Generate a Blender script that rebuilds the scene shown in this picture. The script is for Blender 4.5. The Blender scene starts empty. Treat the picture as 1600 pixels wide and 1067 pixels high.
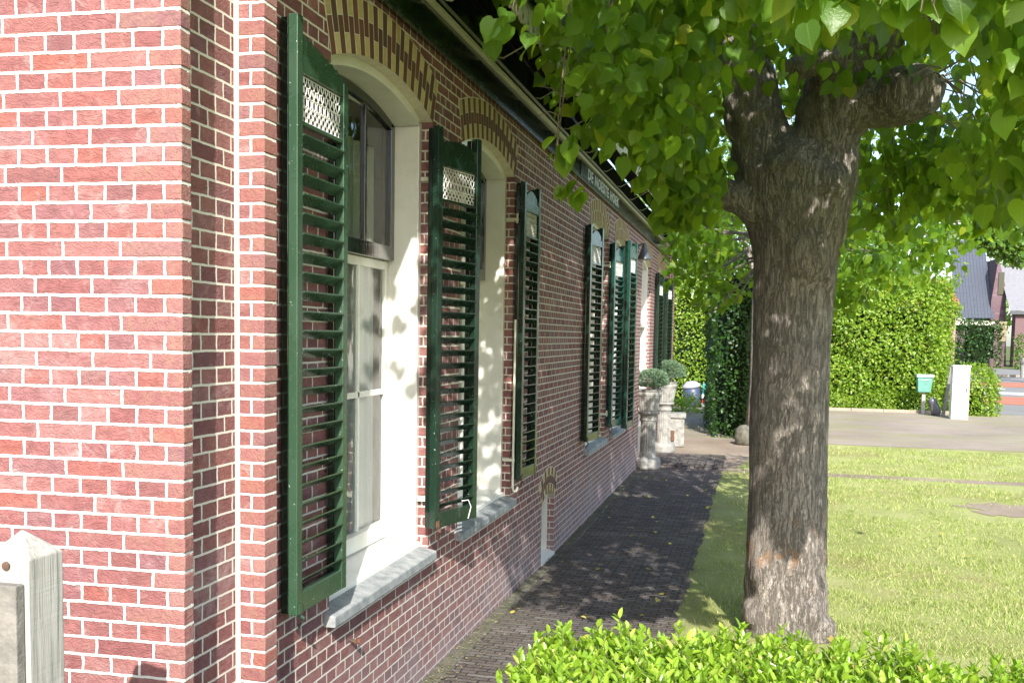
import bpy, math, random
import numpy as np
from mathutils import Vector, Matrix, noise
random.seed(7); rng = np.random.default_rng(7)
S = bpy.context.scene
C = S.collection
R = math.radians

# ------------------------------------------------------------------ camera
cam_d = bpy.data.cameras.new('camera'); cam = bpy.data.objects.new('camera', cam_d); C.objects.link(cam)
_a, _b, _c = R(14.08), R(4.086), R(0.964)
_F = Vector((-math.sin(_a)*math.cos(_b), math.cos(_a)*math.cos(_b), -math.sin(_b)))
_r = Vector((math.cos(_a), math.sin(_a), 0)); _u = _r.cross(_F)
_R2 = _r*math.cos(_c)+_u*math.sin(_c); _U2 = -_r*math.sin(_c)+_u*math.cos(_c)
_M = Matrix((( _R2.x, _U2.x, -_F.x), (_R2.y, _U2.y, -_F.y), (_R2.z, _U2.z, -_F.z))).to_4x4()
_M.translation = Vector((0, 0, 2.17))
cam.matrix_world = _M
cam_d.sensor_width = 36; cam_d.lens = 1531.3/1600*36
cam_d.shift_y = (633.2-533.5)/1600
cam_d.clip_start = 0.05; cam_d.clip_end = 1500
S.camera = cam
S.render.resolution_x = 1024; S.render.resolution_y = 682

# ------------------------------------------------------------------ light
SUN = Vector((-1.0, 3.25, -2.4)).normalized()          # direction the light travels
elev = math.asin(-SUN.z)
W = bpy.data.worlds.new('World'); S.world = W; W.use_nodes = True
nt = W.node_tree; bg = nt.nodes['Background']
sky = nt.nodes.new('ShaderNodeTexSky'); sky.sky_type = 'NISHITA'; sky.sun_disc = False
sky.sun_elevation = elev; sky.sun_rotation = math.atan2(-SUN.x, -SUN.y)
sky.altitude = 10; sky.air_density = 1.0; sky.dust_density = 1.5; sky.ozone_density = 1.5
nt.links.new(sky.outputs[0], bg.inputs[0]); bg.inputs[1].default_value = 0.15
sd = bpy.data.lights.new('sun', 'SUN'); sun = bpy.data.objects.new('sun', sd); C.objects.link(sun)
sd.energy = 3.9; sd.angle = R(0.5); sd.color = (1.0, 0.95, 0.87)
sun.rotation_euler = SUN.to_track_quat('-Z', 'Y').to_euler(); sun.location = (10, -20, 30)
S.view_settings.view_transform = 'Standard'; S.view_settings.look = 'None'
S.view_settings.gamma = 1; S.view_settings.exposure = 1.27; S.view_settings.use_curve_mapping = False
S.cycles.max_bounces = 8; S.cycles.transparent_max_bounces = 16
S.cycles.diffuse_bounces = 4; S.cycles.glossy_bounces = 4; S.cycles.transmission_bounces = 6

# ------------------------------------------------------------------ material helpers
def mat(name):
    m = bpy.data.materials.new(name); m.use_nodes = True
    n = m.node_tree; b = n.nodes['Principled BSDF']
    return m, n, b
class N:
    """terse node builder"""
    def __init__(s, tree): s.t = tree
    def new(s, typ, **kw):
        n = s.t.nodes.new(typ)
        for k, v in kw.items(): setattr(n, k, v)
        return n
    def lk(s, a, b): s.t.links.new(a, b)
    def val(s, x, sock):
        if isinstance(x, (int, float, tuple)): sock.default_value = x
        elif x is not None: s.lk(x, sock)
    def m(s, op, a, b=None, c=None, clamp=False):
        n = s.new('ShaderNodeMath', operation=op); n.use_clamp = clamp
        for i, x in enumerate((a, b, c)):
            if x is not None: s.val(x, n.inputs[i])
        return n.outputs[0]
    def noise(s, vec, scale, detail=3, rough=.55, dist=0, out=0):
        n = s.new('ShaderNodeTexNoise'); n.inputs['Scale'].default_value = scale
        n.inputs['Detail'].default_value = detail; n.inputs['Roughness'].default_value = rough
        n.inputs['Distortion'].default_value = dist
        if vec is not None: s.lk(vec, n.inputs['Vector'])
        return n.outputs[out]
    def vor(s, vec, scale, feature='F1', out=0, rand=1):
        n = s.new('ShaderNodeTexVoronoi', feature=feature); n.inputs['Scale'].default_value = scale
        n.inputs['Randomness'].default_value = rand
        if vec is not None: s.lk(vec, n.inputs['Vector'])
        return n.outputs[out]
    def ramp(s, fac, stops, interp='LINEAR'):
        n = s.new('ShaderNodeValToRGB'); n.color_ramp.interpolation = interp
        e = n.color_ramp.elements
        while len(e) < len(stops): e.new(0.5)
        for i, (p, c) in enumerate(stops):
            e[i].position = p; e[i].color = (*c, 1) if len(c) == 3 else c
        s.lk(fac, n.inputs[0]); return n.outputs[0]
    def mix(s, fac, a, b, mode='MIX'):
        n = s.new('ShaderNodeMix', data_type='RGBA', blend_type=mode)
        s.val(fac, n.inputs[0])
        for x, i in ((a, 6), (b, 7)):
            if isinstance(x, tuple): n.inputs[i].default_value = (*x, 1)
            else: s.lk(x, n.inputs[i])
        return n.outputs[2]
    def bump(s, h, dist=.01, strength=1, normal=None):
        n = s.new('ShaderNodeBump'); n.inputs['Distance'].default_value = dist
        n.inputs['Strength'].default_value = strength; s.lk(h, n.inputs['Height'])
        if normal is not None: s.lk(normal, n.inputs['Normal'])
        return n.outputs[0]
    def map(s, vec, scale=(1, 1, 1), loc=(0, 0, 0), rot=(0, 0, 0)):
        n = s.new('ShaderNodeMapping'); n.inputs['Scale'].default_value = scale
        n.inputs['Location'].default_value = loc; n.inputs['Rotation'].default_value = rot
        s.lk(vec, n.inputs['Vector']); return n.outputs[0]
    def uv(s): return s.new('ShaderNodeTexCoord').outputs['UV']
    def obj(s): return s.new('ShaderNodeTexCoord').outputs['Object']
    def pos(s): return s.new('ShaderNodeNewGeometry').outputs['Position']
    def island(s): return s.new('ShaderNodeNewGeometry').outputs['Random Per Island']

CH = 0.0634      # brick course height
def brick_mat(name, ramp, mortar=(.62, .57, .50), pitch=.22, ch=CH, joint=.0052, dirt=.25, grit=1.0, grow=0.0, stain=(.30, .27, .25), relief=.0042, lichen=True, foot=0):
    m, nt, b = mat(name); n = N(nt)
    uv = n.uv(); sp = n.new('ShaderNodeSeparateXYZ')
    wob = n.noise(n.map(uv, (14, 22, 1)), 1.0, 3)
    wob2 = n.noise(n.map(uv, (17, 17, 1), (5, 9, 0)), 1.0, 3)
    n.lk(uv, sp.inputs[0])
    u = n.m('ADD', sp.outputs[0], n.m('MULTIPLY', n.m('SUBTRACT', wob, .5), .010))
    v = n.m('ADD', sp.outputs[1], n.m('MULTIPLY', n.m('SUBTRACT', wob2, .5), .007))
    vc = n.m('DIVIDE', v, ch); row = n.m('FLOOR', vc); fv = n.m('SUBTRACT', vc, row)
    head = n.m('MODULO', n.m('ADD', row, 1000), 2)                     # 1: header course
    sh4 = n.m('FLOOR', n.m('DIVIDE', n.m('MODULO', n.m('ADD', row, 1000), 4), 2))
    pit = n.m('SUBTRACT', pitch, n.m('MULTIPLY', head, pitch/2))
    off = n.m('ADD', n.m('MULTIPLY', head, pitch/4), n.m('MULTIPLY', sh4, pitch/2))
    uc = n.m('DIVIDE', n.m('ADD', u, n.m('ADD', off, 100)), pit); col = n.m('FLOOR', uc); fu = n.m('SUBTRACT', uc, col)
    wn = n.new('ShaderNodeTexWhiteNoise', noise_dimensions='2D'); cb = n.new('ShaderNodeCombineXYZ')
    n.lk(col, cb.inputs[0]); n.lk(n.m('ADD', row, n.m('MULTIPLY', head, 7.3)), cb.inputs[1]); n.lk(cb.outputs[0], wn.inputs['Vector'])
    rnd = wn.outputs['Value']
    du = n.m('MULTIPLY', n.m('SUBTRACT', .5, n.m('ABSOLUTE', n.m('SUBTRACT', fu, .5))), pit)
    dv = n.m('MULTIPLY', n.m('SUBTRACT', .5, n.m('ABSOLUTE', n.m('SUBTRACT', fv, .5))), ch)
    d = n.m('MINIMUM', du, dv)
    ragged = n.noise(n.map(uv, (90, 90, 1)), 1.0, 3)
    d = n.m('ADD', d, n.m('MULTIPLY', n.m('SUBTRACT', ragged, .5), .0042))
    mr = n.new('ShaderNodeMapRange', interpolation_type='SMOOTHSTEP')
    mr.inputs[1].default_value = joint-.0008; mr.inputs[2].default_value = joint+.0010
    n.lk(d, mr.inputs[0]); brick = mr.outputs[0]                       # 1 on brick, 0 on mortar
    base = n.ramp(rnd, ramp)
    # brick own blotches
    cb2 = n.new('ShaderNodeCombineXYZ'); n.lk(u, cb2.inputs[0]); n.lk(v, cb2.inputs[1]); n.lk(n.m('MULTIPLY', rnd, 40), cb2.inputs[2])
    bl = n.noise(cb2.outputs[0], 26, 4, .6)
    base = n.mix(n.m('MULTIPLY', n.ramp(bl, [(.35, (0, 0, 0)), (.75, (1, 1, 1))]), .35), base, (.055, .02, .02))
    pale = n.noise(cb2.outputs[0], 11, 5, .7, .6)
    base = n.mix(n.m('MULTIPLY', n.ramp(pale, [(.56, (0, 0, 0)), (.74, (1, 1, 1))]), .34*(1+grow)), base, (.46, .36, .34))
    bloom = n.m('MULTIPLY', n.ramp(n.noise(n.map(uv, (1.6, 2.2, 1), (2, 7, 0)), 1.0, 5, .6), [(.54, (0, 0, 0)), (.72, (1, 1, 1))]), n.ramp(n.noise(n.map(uv, (26, 26, 1)), 1.0, 3, .7), [(.35, (.1, .1, .1)), (.65, (1, 1, 1))]))
    base = n.mix(n.m('MULTIPLY', bloom, .5), base, (.50, .42, .41))
    oddr = n.new('ShaderNodeTexWhiteNoise', noise_dimensions='1D'); n.lk(n.m('MULTIPLY', rnd, 91.7), oddr.inputs['W'])
    base = n.mix(n.m('MULTIPLY', n.m('LESS_THAN', oddr.outputs['Value'], .04), .3), base, (.12, .07, .08))
    mcol = n.mix(n.noise(n.map(uv, (9, 9, 1)), 1.0, 4), mortar, tuple(c*.72 for c in mortar))
    colr = n.mix(brick, mcol, base)
    # large weather stains, darker towards a few patches
    st = n.noise(n.map(uv, (.7, .35, 1)), 1.0, 5, .65)
    colr = n.mix(n.m('MULTIPLY', n.ramp(st, [(.52, (0, 0, 0)), (.75, (1, 1, 1))]), dirt), colr, stain)
    if foot:
        fz = n.m('MULTIPLY', n.ramp(sp.outputs[1], [(.0, (1, 1, 1)), (.62, (0, 0, 0))]), n.ramp(n.noise(n.map(uv, (2.2, 3, 1)), 1.0, 5, .65), [(.3, (.15, .15, .15)), (.65, (1, 1, 1))]))
        colr = n.mix(n.m('MULTIPLY', fz, foot), colr, (.33, .32, .34))
    # yellow lichen dots
    vd = n.vor(n.map(uv, (5, 6, 1)), 1.0)
    li = n.m('MULTIPLY', n.m('LESS_THAN', n.m('ADD', vd, n.m('MULTIPLY', ragged, .04)), .045), n.m('GREATER_THAN', n.noise(n.map(uv, (2, 2, 1)), 1.0, 1), .56))
    if lichen: colr = n.mix(li, colr, (.72, .42, .03))
    n.lk(colr, b.inputs['Base Color'])
    b.inputs['Roughness'].default_value = .88
    b.inputs['Specular IOR Level'].default_value = .25
    # relief: raised joint with a groove, wrinkled hand-made brick faces
    wr = n.noise(n.map(cb2.outputs[0], (1, 1.9, 1)), 34, 4, .62, 1.6)
    fold = n.m('ABSOLUTE', n.m('SUBTRACT', n.noise(n.map(cb2.outputs[0], (1, 1.8, 1), (3, 1, 0)), 16, 3, .6, 1.8), .5))
    fold = n.m('MINIMUM', n.m('MULTIPLY', fold, 9), 1)
    fine = n.noise(n.map(uv, (260, 260, 1)), 1.0, 2)
    hb = n.m('ADD', n.m('MULTIPLY', wr, .5*grit), n.m('ADD', n.m('MULTIPLY', fold, .45*grit), n.m('MULTIPLY', fine, .22)))
    prof = n.m('MULTIPLY', n.m('SUBTRACT', 1, n.m('MULTIPLY', n.m('SUBTRACT', 1, brick), 1)), n.m('SUBTRACT', hb, 1.55))
    hm = n.m('ADD', prof, n.m('MULTIPLY', n.noise(n.map(uv, (120, 120, 1)), 1.0, 3), .25))
    n.lk(n.bump(hm, relief, 1), b.inputs['Normal'])
    return m
RED = [(0, (0.266, 0.104, 0.094)), (.18, (0.311, 0.137, 0.127)), (.36, (0.243, 0.093, 0.091)), (.52, (0.328, 0.145, 0.132)), (.66, (0.260, 0.116, 0.120)), (.8, (0.311, 0.107, 0.086)), (.9, (0.232, 0.104, 0.112)), (1, (0.339, 0.168, 0.153))]
PURP = [(0, (.23, .095, .088)), (.18, (.28, .122, .112)), (.36, (.19, .082, .085)), (.52, (.31, .135, .12)), (.66, (.21, .10, .108)), (.8, (.27, .105, .09)), (.9, (.17, .08, .088)), (1, (.32, .16, .14))]
M = {}
M['brick_left'] = brick_mat('weathered_red_brick', RED, mortar=(.80, .77, .70), dirt=.08, grow=.25)
M['brick'] = brick_mat('purple_red_brick', PURP, mortar=(.74, .69, .60), dirt=.22, joint=.0050, foot=.55)
M['paving'] = brick_mat('path_brick', [(0, (.125, .105, .100)), (.3, (.16, .138, .130)), (.5, (.12, .116, .118)), (.75, (.22, .205, .195)), (1, (.145, .125, .112))],
                        mortar=(.028, .026, .016), ch=.056, joint=.0045, dirt=.6, grit=1.0, stain=(.16, .15, .10), relief=.012, lichen=False)
M['mortar'] = None
def simple(name, col, rough=.5, spec=.5, var=.08, scale=8, bump=0, bscale=60, metallic=0, coat=0, col2=None):
    m, nt, b = mat(name); n = N(nt)
    o = n.pos()
    nz = n.noise(o, scale, 5, .6)
    c2 = col2 or tuple(c*(1-4*var) for c in col)
    f = n.ramp(nz, [(.35, (0, 0, 0)), (.7, (1, 1, 1))])
    n.lk(n.mix(f, col, c2), b.inputs['Base Color'])
    b.inputs['Roughness'].default_value = rough; b.inputs['Specular IOR Level'].default_value = spec
    b.inputs['Metallic'].default_value = metallic; b.inputs['Coat Weight'].default_value = coat
    if bump: n.lk(n.bump(n.noise(o, bscale, 4, .6), bump), b.inputs['Normal'])
    return m
def paint(name, col, rough=.18, chips=True, wear=(.55, .56, .52), dr=.25, dcol=None):
    """gloss paint on wood: faint brush ripple, chips and dust"""
    m, nt, b = mat(name); n = N(nt); o = n.pos()
    rip = n.noise(n.map(o, (60, 60, 3)), 1, 3)
    dirt = n.noise(o, 7, 6, .7)
    c = n.mix(n.m('MULTIPLY', n.ramp(dirt, [(.45, (0, 0, 0)), (.8, (1, 1, 1))]), .3), col, dcol or tuple(min(1, x*1.2+.025) for x in col))
    if chips:
        ch = n.m('GREATER_THAN', n.noise(o, 55, 3, .7), .70)
        c = n.mix(ch, c, wear)
    n.lk(c, b.inputs['Base Color'])
    n.lk(n.ramp(dirt, [(.3, (rough,)*3), (.8, (min(1, rough+dr),)*3)]), b.inputs['Roughness'])
    b.inputs['Coat Weight'].default_value = .35; b.inputs['Coat Roughness'].default_value = .12
    n.lk(n.bump(rip, .0012), b.inputs['Normal'])
    return m
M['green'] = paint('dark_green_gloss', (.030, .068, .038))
M['green_dark'] = paint('shaded_green_trim_gloss', (.008, .026, .016), .14)  # darker shutter green with shade painted in; also plain paint for trim and sign
M['green_far'] = paint('sea_green_gloss', (.008, .050, .040), chips=False)
M['black_gloss'] = paint('black_green_gloss', (.006, .014, .008), .05, chips=False, dr=.08)
M['cream'] = paint('cream_paint', (.66, .63, .52), .32, chips=False, dcol=(.38, .35, .26))
M['white_paint'] = paint('white_paint', (.76, .75, .70), .30, wear=(.35, .32, .27))
M['frame_white'] = paint('window_frame_white', (.74, .73, .68), .30, wear=(.5, .48, .42), dr=.2, dcol=(.40, .38, .30))
M['white_metal'] = simple('white_enamel', (.72, .72, .70), .4)
M['soffit'] = simple('soffit_black', (.005, .007, .005), .75, .15, .1)
M['stone'] = simple('blue_limestone', (.34, .35, .35), .75, .3, .09, 14, .004, 90, col2=(.17, .19, .20))
M['cobble'] = simple('mossy_cobble', (.15, .14, .12), .9, .2, .1, 12, .008, 60, col2=(.07, .075, .045))
M['concrete'] = simple('aged_concrete', (.36, .355, .33), .9, .2, .1, 9, .010, 70, col2=(.17, .165, .15))
M['iron'] = simple('rusty_iron', (.05, .045, .04), .7, .4, .1, 30, .002, 120, col2=(.22, .08, .03))
M['dark_metal'] = simple('dark_metal', (.07, .08, .09), .35, .5, .05)
M['greywood'] = None
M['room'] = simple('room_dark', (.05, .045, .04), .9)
def lace():
    m = bpy.data.materials.new('lace_curtain'); m.use_nodes = True; nt = m.node_tree; n = N(nt); b = nt.nodes['Principled BSDF']; out = nt.nodes['Material Output']
    uv = n.uv(); b.inputs['Base Color'].default_value = (.80, .82, .82, 1); b.inputs['Roughness'].default_value = .9
    v = n.vor(n.map(uv, (60, 60, 1)), 1, 'DISTANCE_TO_EDGE', rand=.5)
    fac = n.ramp(v, [(.05, (.90, .90, .90)), (.2, (.84, .84, .84))])
    tr = n.new('ShaderNodeBsdfTransparent'); mx = n.new('ShaderNodeMixShader'); n.lk(fac, mx.inputs[0]); n.lk(tr.outputs[0], mx.inputs[1]); n.lk(b.outputs[0], mx.inputs[2]); n.lk(mx.outputs[0], out.inputs[0]); return m
M['curtain'] = lace()
M['tile_dark'] = None
def bricks2(name, cols):
    m, nt, b = mat(name); n = N(nt)
    base = n.ramp(n.island(), cols, 'CONSTANT')
    nz = n.noise(n.pos(), 30, 5, .6)
    c = n.mix(n.m('MULTIPLY', nz, .45), base, (.10, .06, .035))
    n.lk(c, b.inputs['Base Color']); b.inputs['Roughness'].default_value = .85
    n.lk(n.bump(n.noise(n.pos(), 90, 4, .65), .004), b.inputs['Normal'])
    return m
def quoin_mat():
    m, nt, b = mat('corner_brick'); n = N(nt); o = n.pos(); cb = n.new('ShaderNodeVectorMath', operation='ADD'); isl = n.island()
    c3 = n.new('ShaderNodeCombineXYZ')
    for k in range(3): n.lk(n.m('MULTIPLY', isl, 37.0+k*11), c3.inputs[k])
    n.lk(o, cb.inputs[0]); n.lk(c3.outputs[0], cb.inputs[1]); v = cb.outputs[0]
    base = n.ramp(isl, RED); bl = n.noise(v, 24, 4, .6)
    base = n.mix(n.m('MULTIPLY', n.ramp(bl, [(.4, (0, 0, 0)), (.7, (1, 1, 1))]), .4), base, (.33, .20, .13))
    n.lk(base, b.inputs['Base Color']); b.inputs['Roughness'].default_value = .9
    h = n.m('ADD', n.noise(v, 45, 5, .7, 1.2), n.m('MULTIPLY', n.noise(v, 160, 3), .4)); n.lk(n.bump(h, .010), b.inputs['Normal']); return m
M['quoin'] = quoin_mat()
M['vous_yellow'] = bricks2('yellow_voussoir', [(0, (.58, .47, .22)), (.4, (.50, .39, .18)), (.7, (.64, .52, .27))])
M['vous_brown'] = bricks2('brown_voussoir', [(0, (.13, .05, .035)), (.4, (.17, .065, .045)), (.7, (.10, .045, .04))])
M['mortar'] = simple('mortar', (.70, .64, .52), .9, .2, .05, 20, .003, 120)
# glass: fresnel mix of mirror and clear
def glass(name, tint=(.9, .95, .93)):
    m = bpy.data.materials.new(name); m.use_nodes = True; nt = m.node_tree; n = N(nt)
    nt.nodes.remove(nt.nodes['Principled BSDF']); out = nt.nodes['Material Output']
    gl = n.new('ShaderNodeBsdfGlossy'); gl.inputs['Roughness'].default_value = .015
    tr = n.new('ShaderNodeBsdfTransparent'); tr.inputs[0].default_value = (*tint, 1)
    fr = n.new('ShaderNodeFresnel'); fr.inputs[0].default_value = 1.55
    bp = n.bump(n.noise(n.pos(), 3.0, 2), .012); n.lk(bp, gl.inputs['Normal']); n.lk(bp, fr.inputs['Normal'])
    mx = n.new('ShaderNodeMixShader'); n.lk(n.m('ADD', fr.outputs[0], .06, clamp=True), mx.inputs[0]); n.lk(tr.outputs[0], mx.inputs[1]); n.lk(gl.outputs[0], mx.inputs[2])
    n.lk(mx.outputs[0], out.inputs[0]); return m
M['glass'] = glass('window_glass')

def leaf_mat(name, cols, trans=.45, rough=.35, veins=True, tcol=None, spec=.4):
    m, nt, b = mat(name); n = N(nt); out = nt.nodes['Material Output']
    c = n.ramp(n.island(), cols)
    if veins:
        uv = n.uv(); sp = n.new('ShaderNodeSeparateXYZ'); n.lk(uv, sp.inputs[0])
        au = n.m('ABSOLUTE', sp.outputs[1])
        mid = n.m('LESS_THAN', au, .018)
        sv = n.m('FRACT', n.m('MULTIPLY', n.m('SUBTRACT', sp.outputs[0], n.m('MULTIPLY', au, .75)), 7))
        side = n.m('LESS_THAN', sv, .10)
        vv = n.m('MAXIMUM', mid, n.m('MULTIPLY', side, .6))
        c = n.mix(n.m('MULTIPLY', vv, .35), c, (.30, .42, .10))
        ht = n.m('ADD', n.m('MULTIPLY', vv, -1), n.m('MULTIPLY', n.noise(uv, 9, 2), .6))
        n.lk(n.bump(ht, .002), b.inputs['Normal'])
    n.lk(c, b.inputs['Base Color']); b.inputs['Roughness'].default_value = rough
    b.inputs['Specular IOR Level'].default_value = spec
    t = n.new('ShaderNodeBsdfTranslucent')
    tc = n.mix(.65, c, tcol or (.44, .62, .03)); n.lk(tc, t.inputs[0])
    mx = n.new('ShaderNodeMixShader'); mx.inputs[0].default_value = trans
    n.lk(b.outputs[0], mx.inputs[1]); n.lk(t.outputs[0], mx.inputs[2]); n.lk(mx.outputs[0], out.inputs[0])
    return m
M['lime_leaf'] = leaf_mat('lime_leaf', [(0, (.035, .09, .010)), (.3, (.07, .165, .014)), (.65, (.12, .25, .02)), (.93, (.20, .34, .025)), (1, (.38, .40, .03))], .60, .34)
M['privet_leaf'] = leaf_mat('privet_leaf', [(0, (.15, .27, .02)), (.4, (.24, .40, .035)), (.8, (.34, .50, .05)), (.97, (.44, .54, .10)), (1, (.36, .20, .08))], .4, .25, veins=False, spec=.5)
M['hedge_leaf'] = leaf_mat('hedge_leaf', [(0, (.09, .17, .015)), (.4, (.17, .29, .025)), (.8, (.25, .39, .04)), (1, (.36, .42, .07))], .45, .4, veins=False)
M['yew_leaf'] = leaf_mat('yew_leaf', [(0, (.008, .030, .008)), (.5, (.016, .055, .010)), (1, (.035, .10, .015))], .2, .45, veins=False)
M['far_leaf'] = leaf_mat('far_leaf', [(0, (.03, .09, .015)), (.5, (.07, .16, .02)), (1, (.13, .24, .04))], .35, .5, veins=False)
M['pine_leaf'] = leaf_mat('blue_conifer_leaf', [(0, (.07, .13, .07)), (.5, (.13, .21, .12)), (1, (.22, .31, .19))], .15, .5, veins=False, tcol=(.2, .4, .2))
M['grass'] = leaf_mat('grass_blade', [(0, (.13, .20, .04)), (.3, (.25, .34, .08)), (.6, (.38, .44, .14)), (.8, (.50, .50, .24)), (1, (.60, .53, .32))], .35, .6, veins=False, spec=.2)
M['yellow_leaf'] = leaf_mat('fallen_leaf', [(0, (.35, .38, .06)), (.5, (.48, .44, .08)), (1, (.40, .30, .10))], .2, .6, veins=False)
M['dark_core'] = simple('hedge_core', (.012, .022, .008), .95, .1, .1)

def bark_mat():
    m, nt, b = mat('lime_bark'); n = N(nt); o = n.obj()
    big = n.noise(o, 2.2, 5, .6)
    o0 = o; vm = n.new('ShaderNodeVectorMath', operation='MULTIPLY_ADD'); n.lk(n.noise(n.map(o, (14, 14, 5)), 1, 4, .6, 0, 1), vm.inputs[0]); vm.inputs[1].default_value = (.055, .055, .16); n.lk(o, vm.inputs[2]); o = vm.outputs[0]
    st = n.noise(n.map(o, (30, 30, 6)), 1, 6, .70, .4)
    ridb = n.m('MINIMUM', n.m('MULTIPLY', n.m('ABSOLUTE', n.m('SUBTRACT', n.noise(n.map(o, (66, 66, 12), (4, 2, 0)), 1, 4, .6, .3), .5)), 12), 1)
    rid = n.m('MINIMUM', n.m('MULTIPLY', n.m('ABSOLUTE', n.m('SUBTRACT', n.noise(n.map(o, (24, 24, 3.6)), 1, 6, .68, .25), .5)), 24), 1)
    rid2 = n.m('MINIMUM', n.m('MULTIPLY', n.m('ABSOLUTE', n.m('SUBTRACT', n.noise(n.map(o, (30, 30, 26), (3, 1, 7)), 1, 4, .6), .5)), 16), 1)
    gate = n.ramp(n.noise(o, 9, 3), [(.40, (0, 0, 0)), (.60, (1, 1, 1))])
    rid2 = n.m('MAXIMUM', rid2, gate)
    crk = n.m('MULTIPLY', n.m('MULTIPLY', rid, n.m('ADD', n.m('MULTIPLY', ridb, .4), .6)), n.m('ADD', n.m('MULTIPLY', rid2, .35), .65))
    c = n.ramp(st, [(.25, (.28, .245, .215)), (.5, (.37, .325, .285)), (.75, (.46, .415, .37))])
    c = n.mix(n.m('MULTIPLY', n.ramp(big, [(.45, (0, 0, 0)), (.65, (1, 1, 1))]), .35), c, (.24, .23, .21))
    c = n.mix(n.m('MULTIPLY', n.m('SUBTRACT', 1, crk), .55), c, (.075, .058, .046))
    # greenish algae high on the limbs, orange gnawed patches low on the trunk
    sp = n.new('ShaderNodeSeparateXYZ'); n.lk(o0, sp.inputs[0])
    al = n.m('MULTIPLY', n.ramp(n.noise(o, 3.1, 3), [(.45, (0, 0, 0)), (.65, (1, 1, 1))]), n.m('GREATER_THAN', sp.outputs[2], 2.7))
    c = n.mix(n.m('MULTIPLY', al, .28), c, (.17, .16, .05))
    zl = n.ramp(sp.outputs[2], [(.30, (0, 0, 0)), (.55, (.8, .8, .8)), (.70, (1, 1, 1)), (1, (0, 0, 0))])
    wd = n.m('MULTIPLY', zl, n.ramp(n.noise(n.map(o, (1, 1, .8), (.3, 0, 1.2)), 7, 3, .6), [(.575, (0, 0, 0)), (.60, (1, 1, 1))]))
    wd = n.m('MULTIPLY', wd, n.ramp(n.noise(n.map(o, (1, 1, .35)), 48, 4, .7), [(.40, (0, 0, 0)), (.52, (1, 1, 1))]))
    c = n.mix(wd, c, n.mix(n.noise(o, 70, 3), (.34, .13, .06), (.55, .38, .22)))
    n.lk(c, b.inputs['Base Color']); b.inputs['Roughness'].default_value = .92; b.inputs['Specular IOR Level'].default_value = .15
    h = n.m('ADD', n.m('MULTIPLY', crk, .9), n.m('ADD', n.m('MULTIPLY', st, .6), n.m('MULTIPLY', n.noise(o, 140, 3), .25)))
    n.lk(n.bump(h, .016, 1), b.inputs['Normal'])
    return m
M['bark'] = bark_mat()
def wood_mat():
    m, nt, b = mat('silver_grey_wood'); n = N(nt); o = n.pos()
    g = n.noise(n.map(o, (55, 55, 3)), 1, 5, .65, .4)
    c = n.ramp(g, [(.3, (.20, .185, .16)), (.5, (.36, .335, .30)), (.72, (.48, .45, .41))])
    c = n.mix(n.m('MULTIPLY', n.noise(o, 6, 4), .5), c, (.42, .42, .38))
    n.lk(c, b.inputs['Base Color']); b.inputs['Roughness'].default_value = .85
    cuts = n.noise(n.map(o, (2, 2, 70)), 1, 2)
    n.lk(n.bump(n.m('ADD', g, n.m('MULTIPLY', cuts, .25)), .004), b.inputs['Normal'])
    return m
M['greywood'] = wood_mat()
M['greywood_dark'] = simple('darker_grey_board', (.24, .22, .20), .85, .2, .1, 18, .004, 70, col2=(.15, .14, .125))
def ground_mat(name, cols, scale=1.0, fine=60, bump=.01, extra=None):
    m, nt, b = mat(name); n = N(nt); o = n.pos()
    f = n.m('ADD', n.m('MULTIPLY', n.noise(o, scale, 5, .6), .6), n.m('MULTIPLY', n.noise(o, fine, 4, .7), .4))
    c = n.ramp(f, cols)
    if extra: c = extra(n, o, c)
    n.lk(c, b.inputs['Base Color']); b.inputs['Roughness'].default_value = .95; b.inputs['Specular IOR Level'].default_value = .1
    n.lk(n.bump(n.noise(o, fine, 4, .7), bump), b.inputs['Normal']); return m
def _dry(n, o, c):
    w = n.ramp(n.noise(o, .55, 4, .6), [(.50, (0, 0, 0)), (.66, (1, 1, 1))])
    return n.mix(n.m('MULTIPLY', w, .6), c, (.30, .25, .12))
M['lawn'] = ground_mat('lawn_soil', [(.3, (.19, .20, .07)), (.5, (.32, .35, .13)), (.7, (.42, .41, .20))], 1.2, 45, .02, _dry)
M['dirt'] = ground_mat('dirt', [(.3, (.17, .13, .10)), (.5, (.27, .22, .17)), (.7, (.36, .30, .23))], .8, 30, .015)
def _streak(n, o, c):
    w = n.ramp(n.noise(n.map(o, (.35, 1.6, 1)), 1.0, 6, .7), [(.46, (0, 0, 0)), (.60, (1, 1, 1))])
    return n.mix(n.m('MULTIPLY', w, .6), c, (.25, .26, .11))
M['drive'] = ground_mat('gravel_drive', [(.3, (.20, .165, .14)), (.5, (.29, .245, .21)), (.7, (.37, .32, .27))], .5, 22, .02, _streak)
M['asphalt'] = ground_mat('pale_asphalt', [(.3, (.17, .17, .17)), (.7, (.25, .25, .24))], 1, 40, .004)
M['far_ground'] = ground_mat('far_ground', [(.3, (.07, .10, .03)), (.7, (.14, .17, .06))], .2, 10, .01)
M['redlane'] = ground_mat('red_lane', [(.3, (.33, .13, .09)), (.7, (.42, .19, .13))], 1, 30, .003)
M['roadpaint'] = simple('road_paint', (.72, .72, .70), .7)
M['kerb'] = simple('kerb_stone', (.34, .29, .23), .9, .2, .06, 5, .004)
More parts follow.
